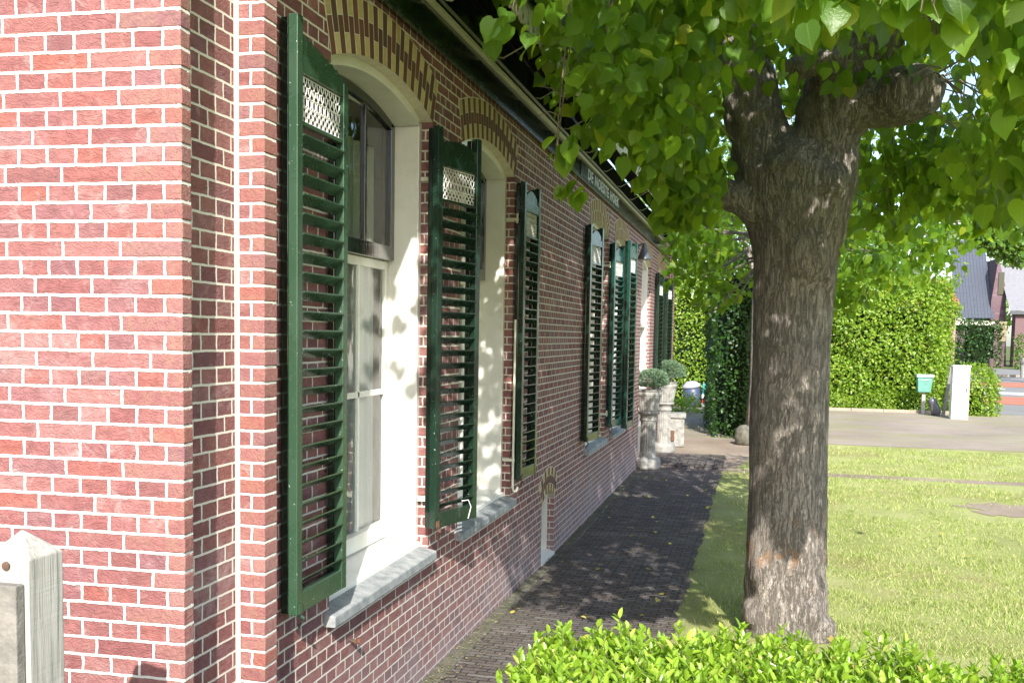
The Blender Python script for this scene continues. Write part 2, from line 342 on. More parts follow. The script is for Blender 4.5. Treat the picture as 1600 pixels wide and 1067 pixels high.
def tile_mat(name, c1, c2):
    m, nt, b = mat(name); n = N(nt); uv = n.uv(); sp = n.new('ShaderNodeSeparateXYZ'); n.lk(uv, sp.inputs[0])
    wx = n.m('SINE', n.m('MULTIPLY', sp.outputs[0], 6.2832/.30)); fy = n.m('FRACT', n.m('DIVIDE', sp.outputs[1], .36))
    h = n.m('ADD', n.m('MULTIPLY', wx, .5), n.m('MULTIPLY', fy, -.6))
    c = n.mix(n.noise(n.map(uv, (3, 3, 1)), 1, 3), c1, c2)
    n.lk(c, b.inputs['Base Color']); b.inputs['Roughness'].default_value = .45
    n.lk(n.bump(h, .06), b.inputs['Normal']); return m
M['tile_dark'] = tile_mat('dark_roof_tile', (.055, .065, .085), (.09, .10, .125))
M['tile_orange'] = tile_mat('orange_roof_tile', (.45, .16, .07), (.35, .12, .06))

# ------------------------------------------------------------------ mesh helpers
class MB:
    def __init__(s): s.v = []; s.f = []; s.m = []
    def add(s, vs, fs, mi=0):
        o = len(s.v); s.v += [tuple(v) for v in vs]; s.f += [tuple(i+o for i in f) for f in fs]; s.m += [mi]*len(fs); return s
    def box(s, x0, x1, y0, y1, z0, z1, mi=0, T=None):
        vs = [Vector((x, y, z)) for z in (z0, z1) for y in (y0, y1) for x in (x0, x1)]
        if T is not None: vs = [T @ v for v in vs]
        return s.add(vs, [(0, 2, 3, 1), (4, 5, 7, 6), (0, 1, 5, 4), (2, 6, 7, 3), (0, 4, 6, 2), (1, 3, 7, 5)], mi)
    def quad(s, a, b, c, d, mi=0): return s.add([a, b, c, d], [(0, 1, 2, 3)], mi)
    def tube(s, pts, rad, seg=8, mi=0, caps=True):
        pts = [Vector(p) for p in pts]; n = len(pts)
        if not hasattr(rad, '__len__'): rad = [rad]*n
        o = len(s.v); side = None
        for i, p in enumerate(pts):
            t = (pts[min(i+1, n-1)]-pts[max(i-1, 0)]).normalized()
            if side is None:
                side = t.cross(Vector((0, 0, 1)))
                if side.length < .1: side = t.cross(Vector((0, 1, 0)))
            side = (side - t*side.dot(t)).normalized(); up = t.cross(side)
            for k in range(seg):
                a = 2*math.pi*k/seg; s.v.append(tuple(p+(side*math.cos(a)+up*math.sin(a))*rad[i]))
        for i in range(n-1):
            for k in range(seg):
                k2 = (k+1) % seg; s.f.append((o+i*seg+k, o+i*seg+k2, o+(i+1)*seg+k2, o+(i+1)*seg+k)); s.m.append(mi)
        if caps:
            s.f.append(tuple(o+k for k in range(seg))[::-1]); s.f.append(tuple(o+(n-1)*seg+k for k in range(seg))); s.m += [mi, mi]
        return s
    def lathe(s, prof, cx, cy, seg=32, mi=0, flute=None):
        """prof: (r, z) list; flute(k, r, z) -> r"""
        o = len(s.v)
        for i, (r, z) in enumerate(prof):
            for k in range(seg):
                a = 2*math.pi*k/seg; rr = flute(k, i, r) if flute else r
                s.v.append((cx+rr*math.cos(a), cy+rr*math.sin(a), z))
        for i in range(len(prof)-1):
            for k in range(seg):
                k2 = (k+1) % seg; s.f.append((o+i*seg+k, o+i*seg+k2, o+(i+1)*seg+k2, o+(i+1)*seg+k)); s.m.append(mi)
        s.f.append(tuple(o+k for k in range(seg))[::-1]); s.f.append(tuple(o+(len(prof)-1)*seg+k for k in range(seg))); s.m += [mi, mi]
        return s
    def prism(s, poly, T, th, mi=0):
        """poly 2-D (a,b), T maps (a,b,c) to world, thickness along c"""
        n = len(poly); vs = [T @ Vector((a, b, 0)) for a, b in poly]+[T @ Vector((a, b, th)) for a, b in poly]
        fs = [tuple(range(n))[::-1], tuple(range(n, 2*n))]+[(i, (i+1) % n, (i+1) % n+n, i+n) for i in range(n)]
        return s.add(vs, fs, mi)
    def build(s, name, mats, parent=None, bevel=0, smooth=False):
        me = bpy.data.meshes.new(name); me.from_pydata(s.v, [], s.f)
        if not isinstance(mats, (list, tuple)): mats = [mats]
        for m_ in mats: me.materials.append(m_)
        if len(mats) > 1: me.polygons.foreach_set('material_index', s.m)
        if smooth: me.polygons.foreach_set('use_smooth', [True]*len(me.polygons))
        me.update(); box_uv(me)
        return link(name, me, parent, bevel)
def box_uv(me):
    n = len(me.loops); uv = me.uv_layers.new(name='UVMap')
    co = np.empty(len(me.vertices)*3); me.vertices.foreach_get('co', co); co = co.reshape(-1, 3)
    li = np.empty(n, int); me.loops.foreach_get('vertex_index', li); P = co[li]
    pn = np.empty(len(me.polygons)*3); me.polygons.foreach_get('normal', pn); pn = np.abs(pn.reshape(-1, 3))
    tot = np.empty(len(me.polygons), int); me.polygons.foreach_get('loop_total', tot)
    ax = np.repeat(pn.argmax(1), tot)
    u = np.where(ax == 0, P[:, 1], P[:, 0]); v = np.where(ax == 2, P[:, 1], P[:, 2])
    uv.data.foreach_set('uv', np.stack([u, v], 1).ravel())
def link(name, me, parent=None, bevel=0):
    o = bpy.data.objects.new(name, me); C.objects.link(o)
    if parent is not None: o.parent = parent
    if bevel:
        b = o.modifiers.new('bevel', 'BEVEL'); b.width = bevel; b.segments = 2; b.limit_method = 'ANGLE'; b.angle_limit = R(40)
    return o
def tag(o, label=None, cat=None, group=None, kind=None):
    if label: o['label'] = label
    if cat: o['category'] = cat
    if group: o['group'] = group
    if kind: o['kind'] = kind
    return o
def thing(name, label, cat, loc=(0, 0, 0), rz=0, group=None):
    o = bpy.data.objects.new(name, None); C.objects.link(o); o.location = loc; o.rotation_euler = (0, 0, rz)
    o.empty_display_size = .2
    return tag(o, label, cat, group)
def copy_tree(o, parent=None):
    c = o.copy(); C.objects.link(c); c.parent = parent
    for ch in list(o.children): copy_tree(ch, c)
    return c
def scatter_mesh(name, P, D, Nn, L, Wd, tmpl, faces, material, parent=None, uvs=True, extra=None):
    """many small leaf polygons: P positions, D direction (tip), Nn normals; tmpl (k,3): along, across, up"""
    P = np.asarray(P, float); D = np.asarray(D, float); Nn = np.asarray(Nn, float); n = len(P)
    D /= np.linalg.norm(D, axis=1, keepdims=True)+1e-9
    A = np.cross(Nn, D); A /= np.linalg.norm(A, axis=1, keepdims=True)+1e-9
    Nn = np.cross(D, A)
    L = np.broadcast_to(np.asarray(L, float), (n,)); Wd = np.broadcast_to(np.asarray(Wd, float), (n,))
    t = np.asarray(tmpl, float); k = len(t)
    V = P[:, None, :]+D[:, None, :]*(t[None, :, 0:1]*L[:, None, None])+A[:, None, :]*(t[None, :, 1:2]*Wd[:, None, None])+Nn[:, None, :]*(t[None, :, 2:3]*L[:, None, None])
    V = V.reshape(-1, 3)
    fl = [len(f) for f in faces]; fi = np.concatenate([np.array(f) for f in faces]); nl = len(fi)
    loops = (fi[None, :]+(np.arange(n)*k)[:, None]).ravel()
    starts = (np.concatenate([[0], np.cumsum(fl)[:-1]])[None, :]+(np.arange(n)*nl)[:, None]).ravel()
    totals = np.tile(fl, n)
    me = bpy.data.meshes.new(name); me.vertices.add(len(V)); me.vertices.foreach_set('co', V.ravel())
    me.loops.add(len(loops)); me.loops.foreach_set('vertex_index', loops.astype(np.int32))
    me.polygons.add(len(starts)); me.polygons.foreach_set('loop_start', starts.astype(np.int32)); me.polygons.foreach_set('loop_total', totals.astype(np.int32))
    me.update(calc_edges=True)
    if uvs:
        uv = me.uv_layers.new(name='UVMap'); T2 = t[:, :2][fi]; uv.data.foreach_set('uv', np.tile(T2, (n, 1)).ravel())
    me.materials.append(material); me.validate()
    return link(name, me, parent)
# leaf templates
HEART = [(0, 0, 0), (-.07, .14, .02), (-.03, .31, .05), (.15, .46, .08), (.40, .50, .08), (.64, .40, .05), (.83, .20, .00), (1.06, .0, -.12),
         (.83, -.20, .00), (.64, -.40, .05), (.40, -.50, .08), (.15, -.46, .08), (-.03, -.31, .05), (-.07, -.14, .02), (.30, 0, .01), (.70, 0, -.01)]
HEART_F = [(0, 14, 2, 1), (14, 3, 2), (14, 4, 3), (14, 15, 5, 4), (15, 6, 5), (15, 7, 6), (0, 13, 12, 14), (14, 12, 11), (14, 11, 10), (14, 10, 9, 15), (15, 9, 8), (15, 8, 7)]
OVAL = [(0, 0, 0), (.30, .5, .10), (.70, .42, .08), (1, 0, -.02), (.70, -.42, .08), (.30, -.5, .10), (.5, 0, 0)]
OVAL_F = [(0, 6, 2, 1), (6, 3, 2), (0, 5, 4, 6), (6, 4, 3)]
DIA = [(0, 0, 0), (.5, .5, .06), (1, 0, 0), (.5, -.5, .06)]
DIA_F = [(0, 2, 1), (0, 3, 2)]
BLADE = [(0, .5, 0), (0, -.5, 0), (1, 0, 0)]; BLADE_F = [(0, 1, 2)]

# ------------------------------------------------------------------ ground
def gz(y): return float(np.interp(y, [0, 6, 11, 200], [0.0, -.03, -.10, -.10]))
def sheet(name, pts_by_y, m, dz, x_of=None, kind='structure', lift=0):
    """pts_by_y: list of (y, x0, x1)"""
    mb = MB()
    for (y, x0, x1), (y2, a0, a1) in zip(pts_by_y, pts_by_y[1:]):
        mb.quad((x0, y, gz(y)+dz), (x1, y, gz(y)+dz), (a1, y2, gz(y2)+dz), (a0, y2, gz(y2)+dz))
    o = mb.build(name, m); return tag(o, kind=kind)
ys = [-40, 0, 3, 6, 8.5, 11, 20, 60, 200, 900]
sheet('ground', [(y, -700 if y < 200 else -900, 900) for y in ys], M['far_ground'], -.024)
sheet('lawn', [(y, -2.6, 30) for y in [-10, 0, 3, 6, 8.5, 11, 17.2]], M['lawn'], -.012)
sheet('dirt_strip', [(17.2, -2.6, 30), (17.62, -2.6, 30)], M['dirt'], -.011)
sheet('far_lawn', [(17.62, -.35, 30), (21.0, .2, 30), (22.6, 1.0, 30)], M['lawn'], -.012)
sheet('bare_earth', [(17.62, -2.6, -.35), (21.0, -2.6, .2), (22.6, -2.6, 1.0)], M['dirt'], -.010)
sheet('driveway', [(22.6, -2.6, 34), (30, -2.6, 34), (34.2, -6, 34)], M['drive'], -.008)
mb = MB(); pp = [(3.35+.5*math.cos(t)*(1+.7*noise.noise(Vector((math.cos(t)*2, math.sin(t)*2, 1)))), 14.6+.6*math.sin(t)*(1+.7*noise.noise(Vector((math.cos(t)*2, math.sin(t)*2, 4)))), gz(14.6)-.006) for t in np.linspace(0, 6.2, 60)]
mb.add(pp, [tuple(range(60))]); tag(mb.build('bare_patch', M['dirt']), kind='structure')
# brick path with wavy lawn edge
pth = []
for i in range(180):
    y = 1+i*.1033
    pth.append((y, -2.0, -.56+.05*noise.noise(Vector((y*1.3, 0, 0)))+.05*noise.noise(Vector((y*6, 3, 0)))))
sheet('path', pth, M['paving'], .004)
# stone edging along the wall foot
mb = MB(); y = 3.7
while y < 16.2:
    l = random.uniform(.16, .27)
    if not (9.15 < y < 9.9):
        x1 = -1.90+random.uniform(-.01, .015); z = gz(y)+.006+random.uniform(0, .014)
        T = Matrix.Translation((-1.96, y, z-.05)) @ Matrix.Rotation(random.uniform(-.04, .04), 4, 'Z') @ Matrix.Rotation(random.uniform(-.06, .06), 4, 'Y')
        mb.box(-.04, .07, 0, l-.015, 0, .05, 0, T)
    y += l
tag(mb.build('gutter', M['cobble'], bevel=.012), kind='structure')
# raised brick sill across the path by the door
mb = MB()
for i in range(9):
    for j in range(3):
        mb.box(-1.98+i*.16, -1.98+i*.16+.148, 17.25+j*.30, 17.25+j*.30+.28, -.14, -.045+random.uniform(-.008, .01))
tag(mb.build('door_step', M['paving'], bevel=.008), kind='structure')

# ------------------------------------------------------------------ farmhouse
house = thing('farmhouse', 'long low brick farmhouse with dark green louvred shutters and arched windows', 'house', (-2, 3, 0))
hinv = Matrix.Translation((2, -3, 0))
_pw = []
def hp(o, parent=None):
    """parent to house, keep world coordinates"""
    p = parent or house
    o.parent = p; o.matrix_parent_inverse = Matrix.Translation(-Vector(p.location)) if p is house else Matrix.Identity(4)
    return o
XF = -2.0
WIN = [(5.10, .74), (7.20, .74), (12.37, .74), (14.43, .74)]
SP, CR = 3.47, 3.60           # spring and crown heights
DOOR = (17.75, .72)
W7 = (20.3, .60)
def arc(yc, hw, sp, cr, n=14, off=0):
    rise = cr-sp; Rr = (hw*hw+rise*rise)/(2*rise); zc = cr-Rr; th = math.asin(hw/Rr)
    return [(yc+(Rr+off)*math.sin(t), zc+(Rr+off)*math.cos(t)) for t in np.linspace(-th, th, n)], Rr, zc, th
ops = [(c, h, .80, SP, CR) for c, h in WIN]+[(DOOR[0], DOOR[1], gz(18)-.1, SP, CR), (W7[0], W7[1], .80, SP, CR), (9.53, .30, -.06, .52, .62)]
ops.sort()
TOPZ = 4.45; YA, YB = 3.0, 22.55
mb = MB(); y = YA; dep = .09
def rect(y0, y1, z0, z1): mb.quad((XF, y0, z0), (XF, y1, z0), (XF, y1, z1), (XF, y0, z1))
for yc, hw, z0, sp, cr in ops:
    rect(y, yc-hw, -.4, TOPZ)
    if z0 > -.1: rect(yc-hw, yc+hw, -.4, z0)
    a, *_ = arc(yc, hw, sp, cr)
    for (p, q), (r, s) in zip(a, a[1:]):
        mb.quad((XF, p, q), (XF, r, s), (XF, r, TOPZ), (XF, p, TOPZ))
        mb.quad((XF, p, q), (XF-dep, p, q), (XF-dep, r, s), (XF, r, s))
    for yy, sgn in ((yc-hw, 1), (yc+hw, -1)):
        mb.quad((XF, yy, z0), (XF-dep, yy, z0), (XF-dep, yy, sp), (XF, yy, sp))
    mb.quad((XF, yc-hw, z0), (XF, yc+hw, z0), (XF-dep, yc+hw, z0), (XF-dep, yc-hw, z0))
    y = yc+hw
rect(y, YB, -.4, TOPZ)
hp(mb.build('facade_wall', M['brick']))
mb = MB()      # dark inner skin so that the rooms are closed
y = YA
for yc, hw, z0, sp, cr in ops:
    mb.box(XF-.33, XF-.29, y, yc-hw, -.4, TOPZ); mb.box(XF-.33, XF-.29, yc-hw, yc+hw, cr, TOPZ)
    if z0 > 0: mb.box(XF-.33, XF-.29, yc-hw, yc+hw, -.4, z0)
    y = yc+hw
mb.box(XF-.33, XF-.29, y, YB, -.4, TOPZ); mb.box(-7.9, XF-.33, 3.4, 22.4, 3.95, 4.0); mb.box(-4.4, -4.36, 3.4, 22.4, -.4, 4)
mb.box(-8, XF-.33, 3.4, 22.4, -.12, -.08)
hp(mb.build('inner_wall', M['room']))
# other walls (rear and far gable)
mb = MB()
mb.box(-9.2, -9.0, 3.2, YB, -.4, TOPZ)
mb.add([(-9.1, YB, -.4), (-2.0, YB, -.4), (-2.0, YB, 4.4), (-5.5, YB, 8.0), (-9.1, YB, 4.4)], [(0, 1, 2, 3, 4)])
hp(mb.build('rear_wall', M['brick']))
# pilasters
mb = MB(); mb.box(-2.05, -1.879, 3.49, 3.595, -.4, TOPZ); hp(mb.build('pilaster', M['brick_left'], bevel=.006))
mb = MB(); mb.box(-2.05, -1.90, 21.75, 22.56, -.4, 4.0); hp(mb.build('pilaster', M['brick'], bevel=.006))
# recessed bay between the pilasters keeps the facade brick; pale sealed joint in its corner
mb = MB(); mb.tube([(-1.994, 3.485, -.4), (-1.994, 3.485, 4.4)], .011, 8); hp(mb.build('sealed_joint', M['cream']))
# near gable (turned by three degrees)
gab = MB()
gab.add([(-7.2, 0, -.4), (0, 0, -.4), (0, 0, 5.2), (-3.5, 0, 8.8), (-7.2, 0, 5.2)], [(0, 1, 2, 3, 4)])
gab.box(-7.2, -.25, .004, .30, -.4, 5.0)
gab.add([(0, 0, -.4), (0, .062, -.4), (0, .062, 5.2), (0, 0, 5.2)], [(0, 1, 2, 3)])
gab.add([(0, .062, -.4), (-.2, .062, -.4), (-.2, .062, 5.2), (0, .062, 5.2)], [(0, 1, 2, 3)])
g = gab.build('gable_wall', M['brick_left'])
g.parent = house; g.matrix_parent_inverse = Matrix.Identity(4)
g.location = (-1.902+2, 2.965-3, 0); g.rotation_euler = (0, 0, R(3.17))
# proud, slightly uneven corner bricks
def quoins(xc, y0, y1, z1, T, parent_thing, mats):
    mb = MB(); mj = MB()
    for row in range(-2, int(z1/CH)):
        head = (row+1000) % 2; sh = ((row+1000) % 4)//2
        if head: j = -.065+math.floor((xc-.012+.065)/.11)*.11
        else: j = -.12-sh*.11+math.floor((xc-.012+.12+sh*.11)/.22)*.22
        e = random.uniform(.0005, .004); f = random.uniform(.001, .004); r_ = random.uniform(-.006, .006)
        z0 = row*CH+.0058+random.uniform(-.0008, .0008); z2 = (row+1)*CH-.0058+random.uniform(-.0008, .0008)
        xa, xb = j+.006, xc+e; ya, yb = y0-f, y1-random.uniform(0, .004)
        vs = [(x, y, z) for z in (z0, z2) for (x, y) in ((xa, ya+f-.0012), (xb+r_*.3, ya), (xb, yb), (xa, yb))]
        mb.add([T @ Vector(v) for v in vs], [(3, 2, 1, 0), (4, 5, 6, 7), (0, 1, 5, 4), (1, 2, 6, 5), (2, 3, 7, 6), (3, 0, 4, 7)])
    o = hp(mb.build('corner_bricks', M['quoin'], bevel=.0035)); return o
_Tg = Matrix.Translation((-1.902, 2.965, 0)) @ Matrix.Rotation(R(3.17), 4, 'Z')
quoins(0, 0, .062, 4.5, _Tg, house, None)
quoins(-1.879, 3.49, 3.595, 4.4, Matrix.Identity(4), house, None)
# --- brick arches with two-tone voussoirs
def brick_arch(yc, hw, sp, cr, n, th=.27, proud=.004, pattern=0, xf=XF):
    a, Rr, zc, t0 = arc(yc, hw, sp, cr)
    mb = MB(); mo = MB()
    dt = 2*t0/n; g_ = .0055/Rr
    rows3 = [(0, th/3), (th/3, 2*th/3), (2*th/3, th)]
    for i in range(n):
        ta = -t0+i*dt+g_; tb = ta+dt-2*g_
        if pattern == 0:
            # alternate voussoirs: header+stretcher, stretcher+header; short pieces yellow
            segs = [(0, th*.34, 0), (th*.36, th, 1)] if i % 2 else [(0, th*.64, 1), (th*.66, th, 0)]
        elif pattern == 1: segs = [(0, th*.31, i % 2), (th*.33, th*.66, 1), (th*.68, th, i % 2)]
        else: segs = [(0, th*.5, 0 if i % 2 else 1), (th*.52, th, 1 if i % 2 else 0)]
        for r0, r1, mi in segs:
            p = []
            for t, r in ((ta, r0), (tb, r0), (tb, r1), (ta, r1)):
                p.append((yc+(Rr+r)*math.sin(t), zc+(Rr+r)*math.cos(t)))
            px = xf+proud; bx = xf-dep
            mb.add([(px, *q) for q in p]+[(bx, *q) for q in p], [(0, 1, 2, 3), (4, 7, 6, 5), (0, 4, 5, 1), (1, 5, 6, 2), (2, 6, 7, 3), (3, 7, 4, 0)], mi)
    pts_i = [(yc+(Rr-.001)*math.sin(t), zc+(Rr-.001)*math.cos(t)) for t in np.linspace(-t0, t0, 24)]
    pts_o = [(yc+(Rr+th+.006)*math.sin(t), zc+(Rr+th+.006)*math.cos(t)) for t in np.linspace(-t0-.003, t0+.003, 24)]
    for k in range(23):
        a0, a1, b1, b0 = pts_i[k], pts_i[k+1], pts_o[k+1], pts_o[k]
        mo.add([(xf+proud-.0022, *q) for q in (a0, a1, b1, b0)]+[(xf-dep+.001, *q) for q in (a0, a1, b1, b0)],
               [(0, 1, 2, 3), (0, 4, 5, 1), (2, 6, 7, 3)])
    A = hp(mb.build('brick_arch', [M['vous_yellow'], M['vous_brown']]))
    B = mo.build('arch_mortar', M['mortar'], A)
    B.parent = A; B.matrix_parent_inverse = Matrix.Identity(4)
    return A
for c, h in WIN[:2]: brick_arch(c, h, SP, CR, 25)
for c, h in WIN[2:]+[DOOR, W7]: brick_arch(c, h, SP, CR, 25, pattern=2)
brick_arch(9.53, .30, .52, .62, 11, .24, pattern=1)

# --- windows
def wpart(mb, name, m, parent, bevel=0):
    o = mb.build(name, m, parent, bevel); o.parent = parent; o.matrix_parent_inverse = Matrix.Identity(4); return o
def arch_band(mb, yc, hw, sp, cr, inner, x0, x1, n=18):
    """arched frame head from the opening line inwards by `inner`, between x0 (front) and x1 (back)"""
    a, Rr, zc, t0 = arc(yc, hw, sp, cr, n)
    b = []
    for (p, q) in a:
        t = math.atan2(p-yc, q-zc); hwi = hw-inner
        t2 = max(-math.asin(hwi/(Rr-inner)), min(math.asin(hwi/(Rr-inner)), t*hwi/hw))
        b.append((yc+(Rr-inner)*math.sin(t2), zc+(Rr-inner)*math.cos(t2)))
    for k in range(n-1):
        A, B_, Ci, D = a[k], a[k+1], b[k+1], b[k]
        mb.add([(x0, *A), (x0, *B_), (x0, *Ci), (x0, *D), (x1, *A), (x1, *B_), (x1, *Ci), (x1, *D)],
               [(0, 1, 2, 3), (4, 7, 6, 5), (3, 2, 6, 7), (0, 4, 5, 1)])
    return b[0][1]
def sash_window(yc, hw, detail=True):
    z0 = .80; fx0, fx1 = -2.068, -2.285
    mb = MB()
    spz = arch_band(mb, yc, hw, SP, CR, .05, fx0, fx1)
    for s in (-1, 1):
        y0, y1 = sorted((yc+s*hw, yc+s*(hw-.05)))
        mb.box(fx1, fx0, y0, y1, z0+.06, SP+.004 if False else SP-.0)
    # wooden sill board, sloping to the front
    T = Matrix(((0, 0, 1, 0), (1, 0, 0, 0), (0, 1, 0, 0), (0, 0, 0, 1)))
    mb.add([(fx0+.018, yc-hw, z0), (fx0+.018, yc+hw, z0), (fx0+.018, yc+hw, z0+.05), (fx0+.018, yc-hw, z0+.05),
            (fx1, yc-hw, z0), (fx1, yc+hw, z0), (fx1, yc+hw, z0+.10), (fx1, yc-hw, z0+.10)],
           [(0, 1, 2, 3), (3, 2, 6, 7), (4, 7, 6, 5), (0, 3, 7, 4), (1, 5, 6, 2)])
    # a small bead round the front edge
    win = hp(mb.build('window', M['frame_white'], bevel=.004))
    # sashes: dark green upper, white lower
    sm = MB(); hi = hw-.05; X0, X1 = -2.225, -2.262
    arch_band(sm, yc, hi, SP-.02, CR-.055, .055, X0, X1)
    for s in (-1, 1):
        y0, y1 = sorted((yc+s*hi, yc+s*(hi-.055))); sm.box(X1, X0, y0, y1, 2.62, SP-.02)
    sm.box(X1, X0+.012, yc-hi+.055, yc+hi-.055, 2.615, 2.70)
    for yy in (yc-.24, yc+.24): sm.box(X1, X0-.003, yy-.014, yy+.014, 2.70, CR-.10)
    wpart(sm, 'upper_sash', M['black_gloss'], win, .003)
    sl = MB(); X0b, X1b = -2.262, -2.30
    for s in (-1, 1):
        y0, y1 = sorted((yc+s*hi, yc+s*(hi-.05))); sl.box(X1b, X0b-.001, y0, y1, .90, 2.615)
    sl.box(X1b, X0b-.002, yc-hi+.05, yc+hi-.05, 2.56, 2.613)
    sl.box(X1b, X0b-.004, yc-hi+.05, yc+hi-.05, 1.79, 1.825)
    sl.box(X1b, X0b+.030, yc-hi+.05, yc+hi-.05, .90, .995)
    for yy in (yc-.24, yc+.24): sl.box(X1b, X0b-.004, yy-.013, yy+.013, .995, 2.56)
    wpart(sl, 'lower_sash', M['frame_white'], win, .003)
    gl = MB()
    gl.quad((-2.245, yc-hi+.03, 2.66), (-2.245, yc+hi-.03, 2.66), (-2.245, yc+hi-.03, SP-.01), (-2.245, yc-hi+.03, SP-.01))
    a, *_ = arc(yc, hi-.03, SP-.01, CR-.07, 10)
    gl.add([(-2.245, p, q) for p, q in a], [tuple(range(len(a)))])
    gl.quad((-2.282, yc-hi+.03, .95), (-2.282, yc+hi-.03, .95), (-2.282, yc+hi-.03, 2.6), (-2.282, yc-hi+.03, 2.6))
    wpart(gl, 'pane', M['glass'], win)
    # pleated net curtain
    cu = MB(); nn = 90; prev = None
    for i in range(nn+1):
        yy = yc-hi+.02+(2*hi-.04)*i/nn
        xx = -2.345+.026*math.sin(i*.62+.5*math.sin(i*.21))+.008*math.sin(i*2.7)
        cur = ((xx, yy, .95), (xx-.005, yy, 3.3))
        frac = abs(yy-yc)/hi
        if prev and frac > .12: cu.quad(prev[0], cur[0], cur[1], prev[1])
        prev = cur
    wpart(cu, 'curtain', M['curtain'], win)
    # stone sill
    st = MB(); y0, y1 = yc-hw-.06, yc+hw-.0
    st.add([(-1.94, y0, .745), (-1.94, y1, .745), (-1.94, y1, .800), (-1.94, y0, .800), (-2.06, y0, .745), (-2.06, y1, .745), (-2.06, y1, .826), (-2.06, y0, .826)],
           [(0, 1, 2, 3), (3, 2, 6, 7), (4, 7, 6, 5), (0, 3, 7, 4), (1, 5, 6, 2), (0, 4, 5, 1)])
    wpart(st, 'sill', M['stone'], win, .006)
    return win
for c, h in WIN: sash_window(c, h)
sash_window(*W7)
# cellar window
mb = MB(); yc, hw = 9.53, .30
arch_band(mb, yc, hw, .52, .62, .035, -2.07, -2.25)
for s in (-1, 1):
    y0, y1 = sorted((yc+s*hw, yc+s*(hw-.035))); mb.box(-2.25, -2.07, y0, y1, -.06, .52)
mb.add([(-1.985, yc-hw, -.10), (-1.985, yc+hw, -.10), (-1.985, yc+hw, -.05), (-1.985, yc-hw, -.05), (-2.25, yc-hw, -.10), (-2.25, yc+hw, -.10), (-2.25, yc+hw, .02), (-2.25, yc-hw, .02)],
       [(0, 1, 2, 3), (3, 2, 6, 7), (4, 7, 6, 5), (0, 3, 7, 4), (1, 5, 6, 2)])
cw = hp(mb.build('cellar_window', M['white_paint']))
mb = MB(); mb.box(-2.24, -2.20, yc-hw+.036, yc+hw-.036, .02, .07); mb.box(-2.24, -2.20, yc-hw+.036, yc-hw+.07, .07, .55); mb.box(-2.24, -2.20, yc+hw-.07, yc+hw-.036, .07, .55)
wpart(mb, 'casement', M['black_gloss'], cw)
mb = MB(); mb.quad((-2.22, yc-hw, 0), (-2.22, yc+hw, 0), (-2.22, yc+hw, .62), (-2.22, yc-hw, .62)); wpart(mb, 'pane', M['glass'], cw)
# door
mb = MB(); yc, hw = DOOR
arch_band(mb, yc, hw, SP, CR, .07, -2.07, -2.26)
for s in (-1, 1):
    y0, y1 = sorted((yc+s*hw, yc+s*(hw-.07))); mb.box(-2.26, -2.06, y0, y1, -.12, SP)
mb.box(-2.26, -2.075, yc-hw+.07, yc+hw-.07, 2.35, 2.43)
dr = hp(mb.build('door', M['white_paint'], bevel=.004))
mb = MB(); mb.box(-2.25, -2.21, yc-hw+.07, yc+hw-.07, -.10, 2.35)
for k in range(2):
    for j in range(2): mb.box(-2.212, -2.202, yc-.55+k*.58, yc-.55+k*.58+.5, .15+j*1.1, 1.05+j*1.1)
wpart(mb, 'door_leaf', M['green'], dr, .004)
mb = MB(); mb.quad((-2.23, yc-hw+.07, 2.43), (-2.23, yc+hw-.07, 2.43), (-2.23, yc+hw-.07, 3.56), (-2.23, yc-hw+.07, 3.56)); wpart(mb, 'pane', M['glass'], dr)

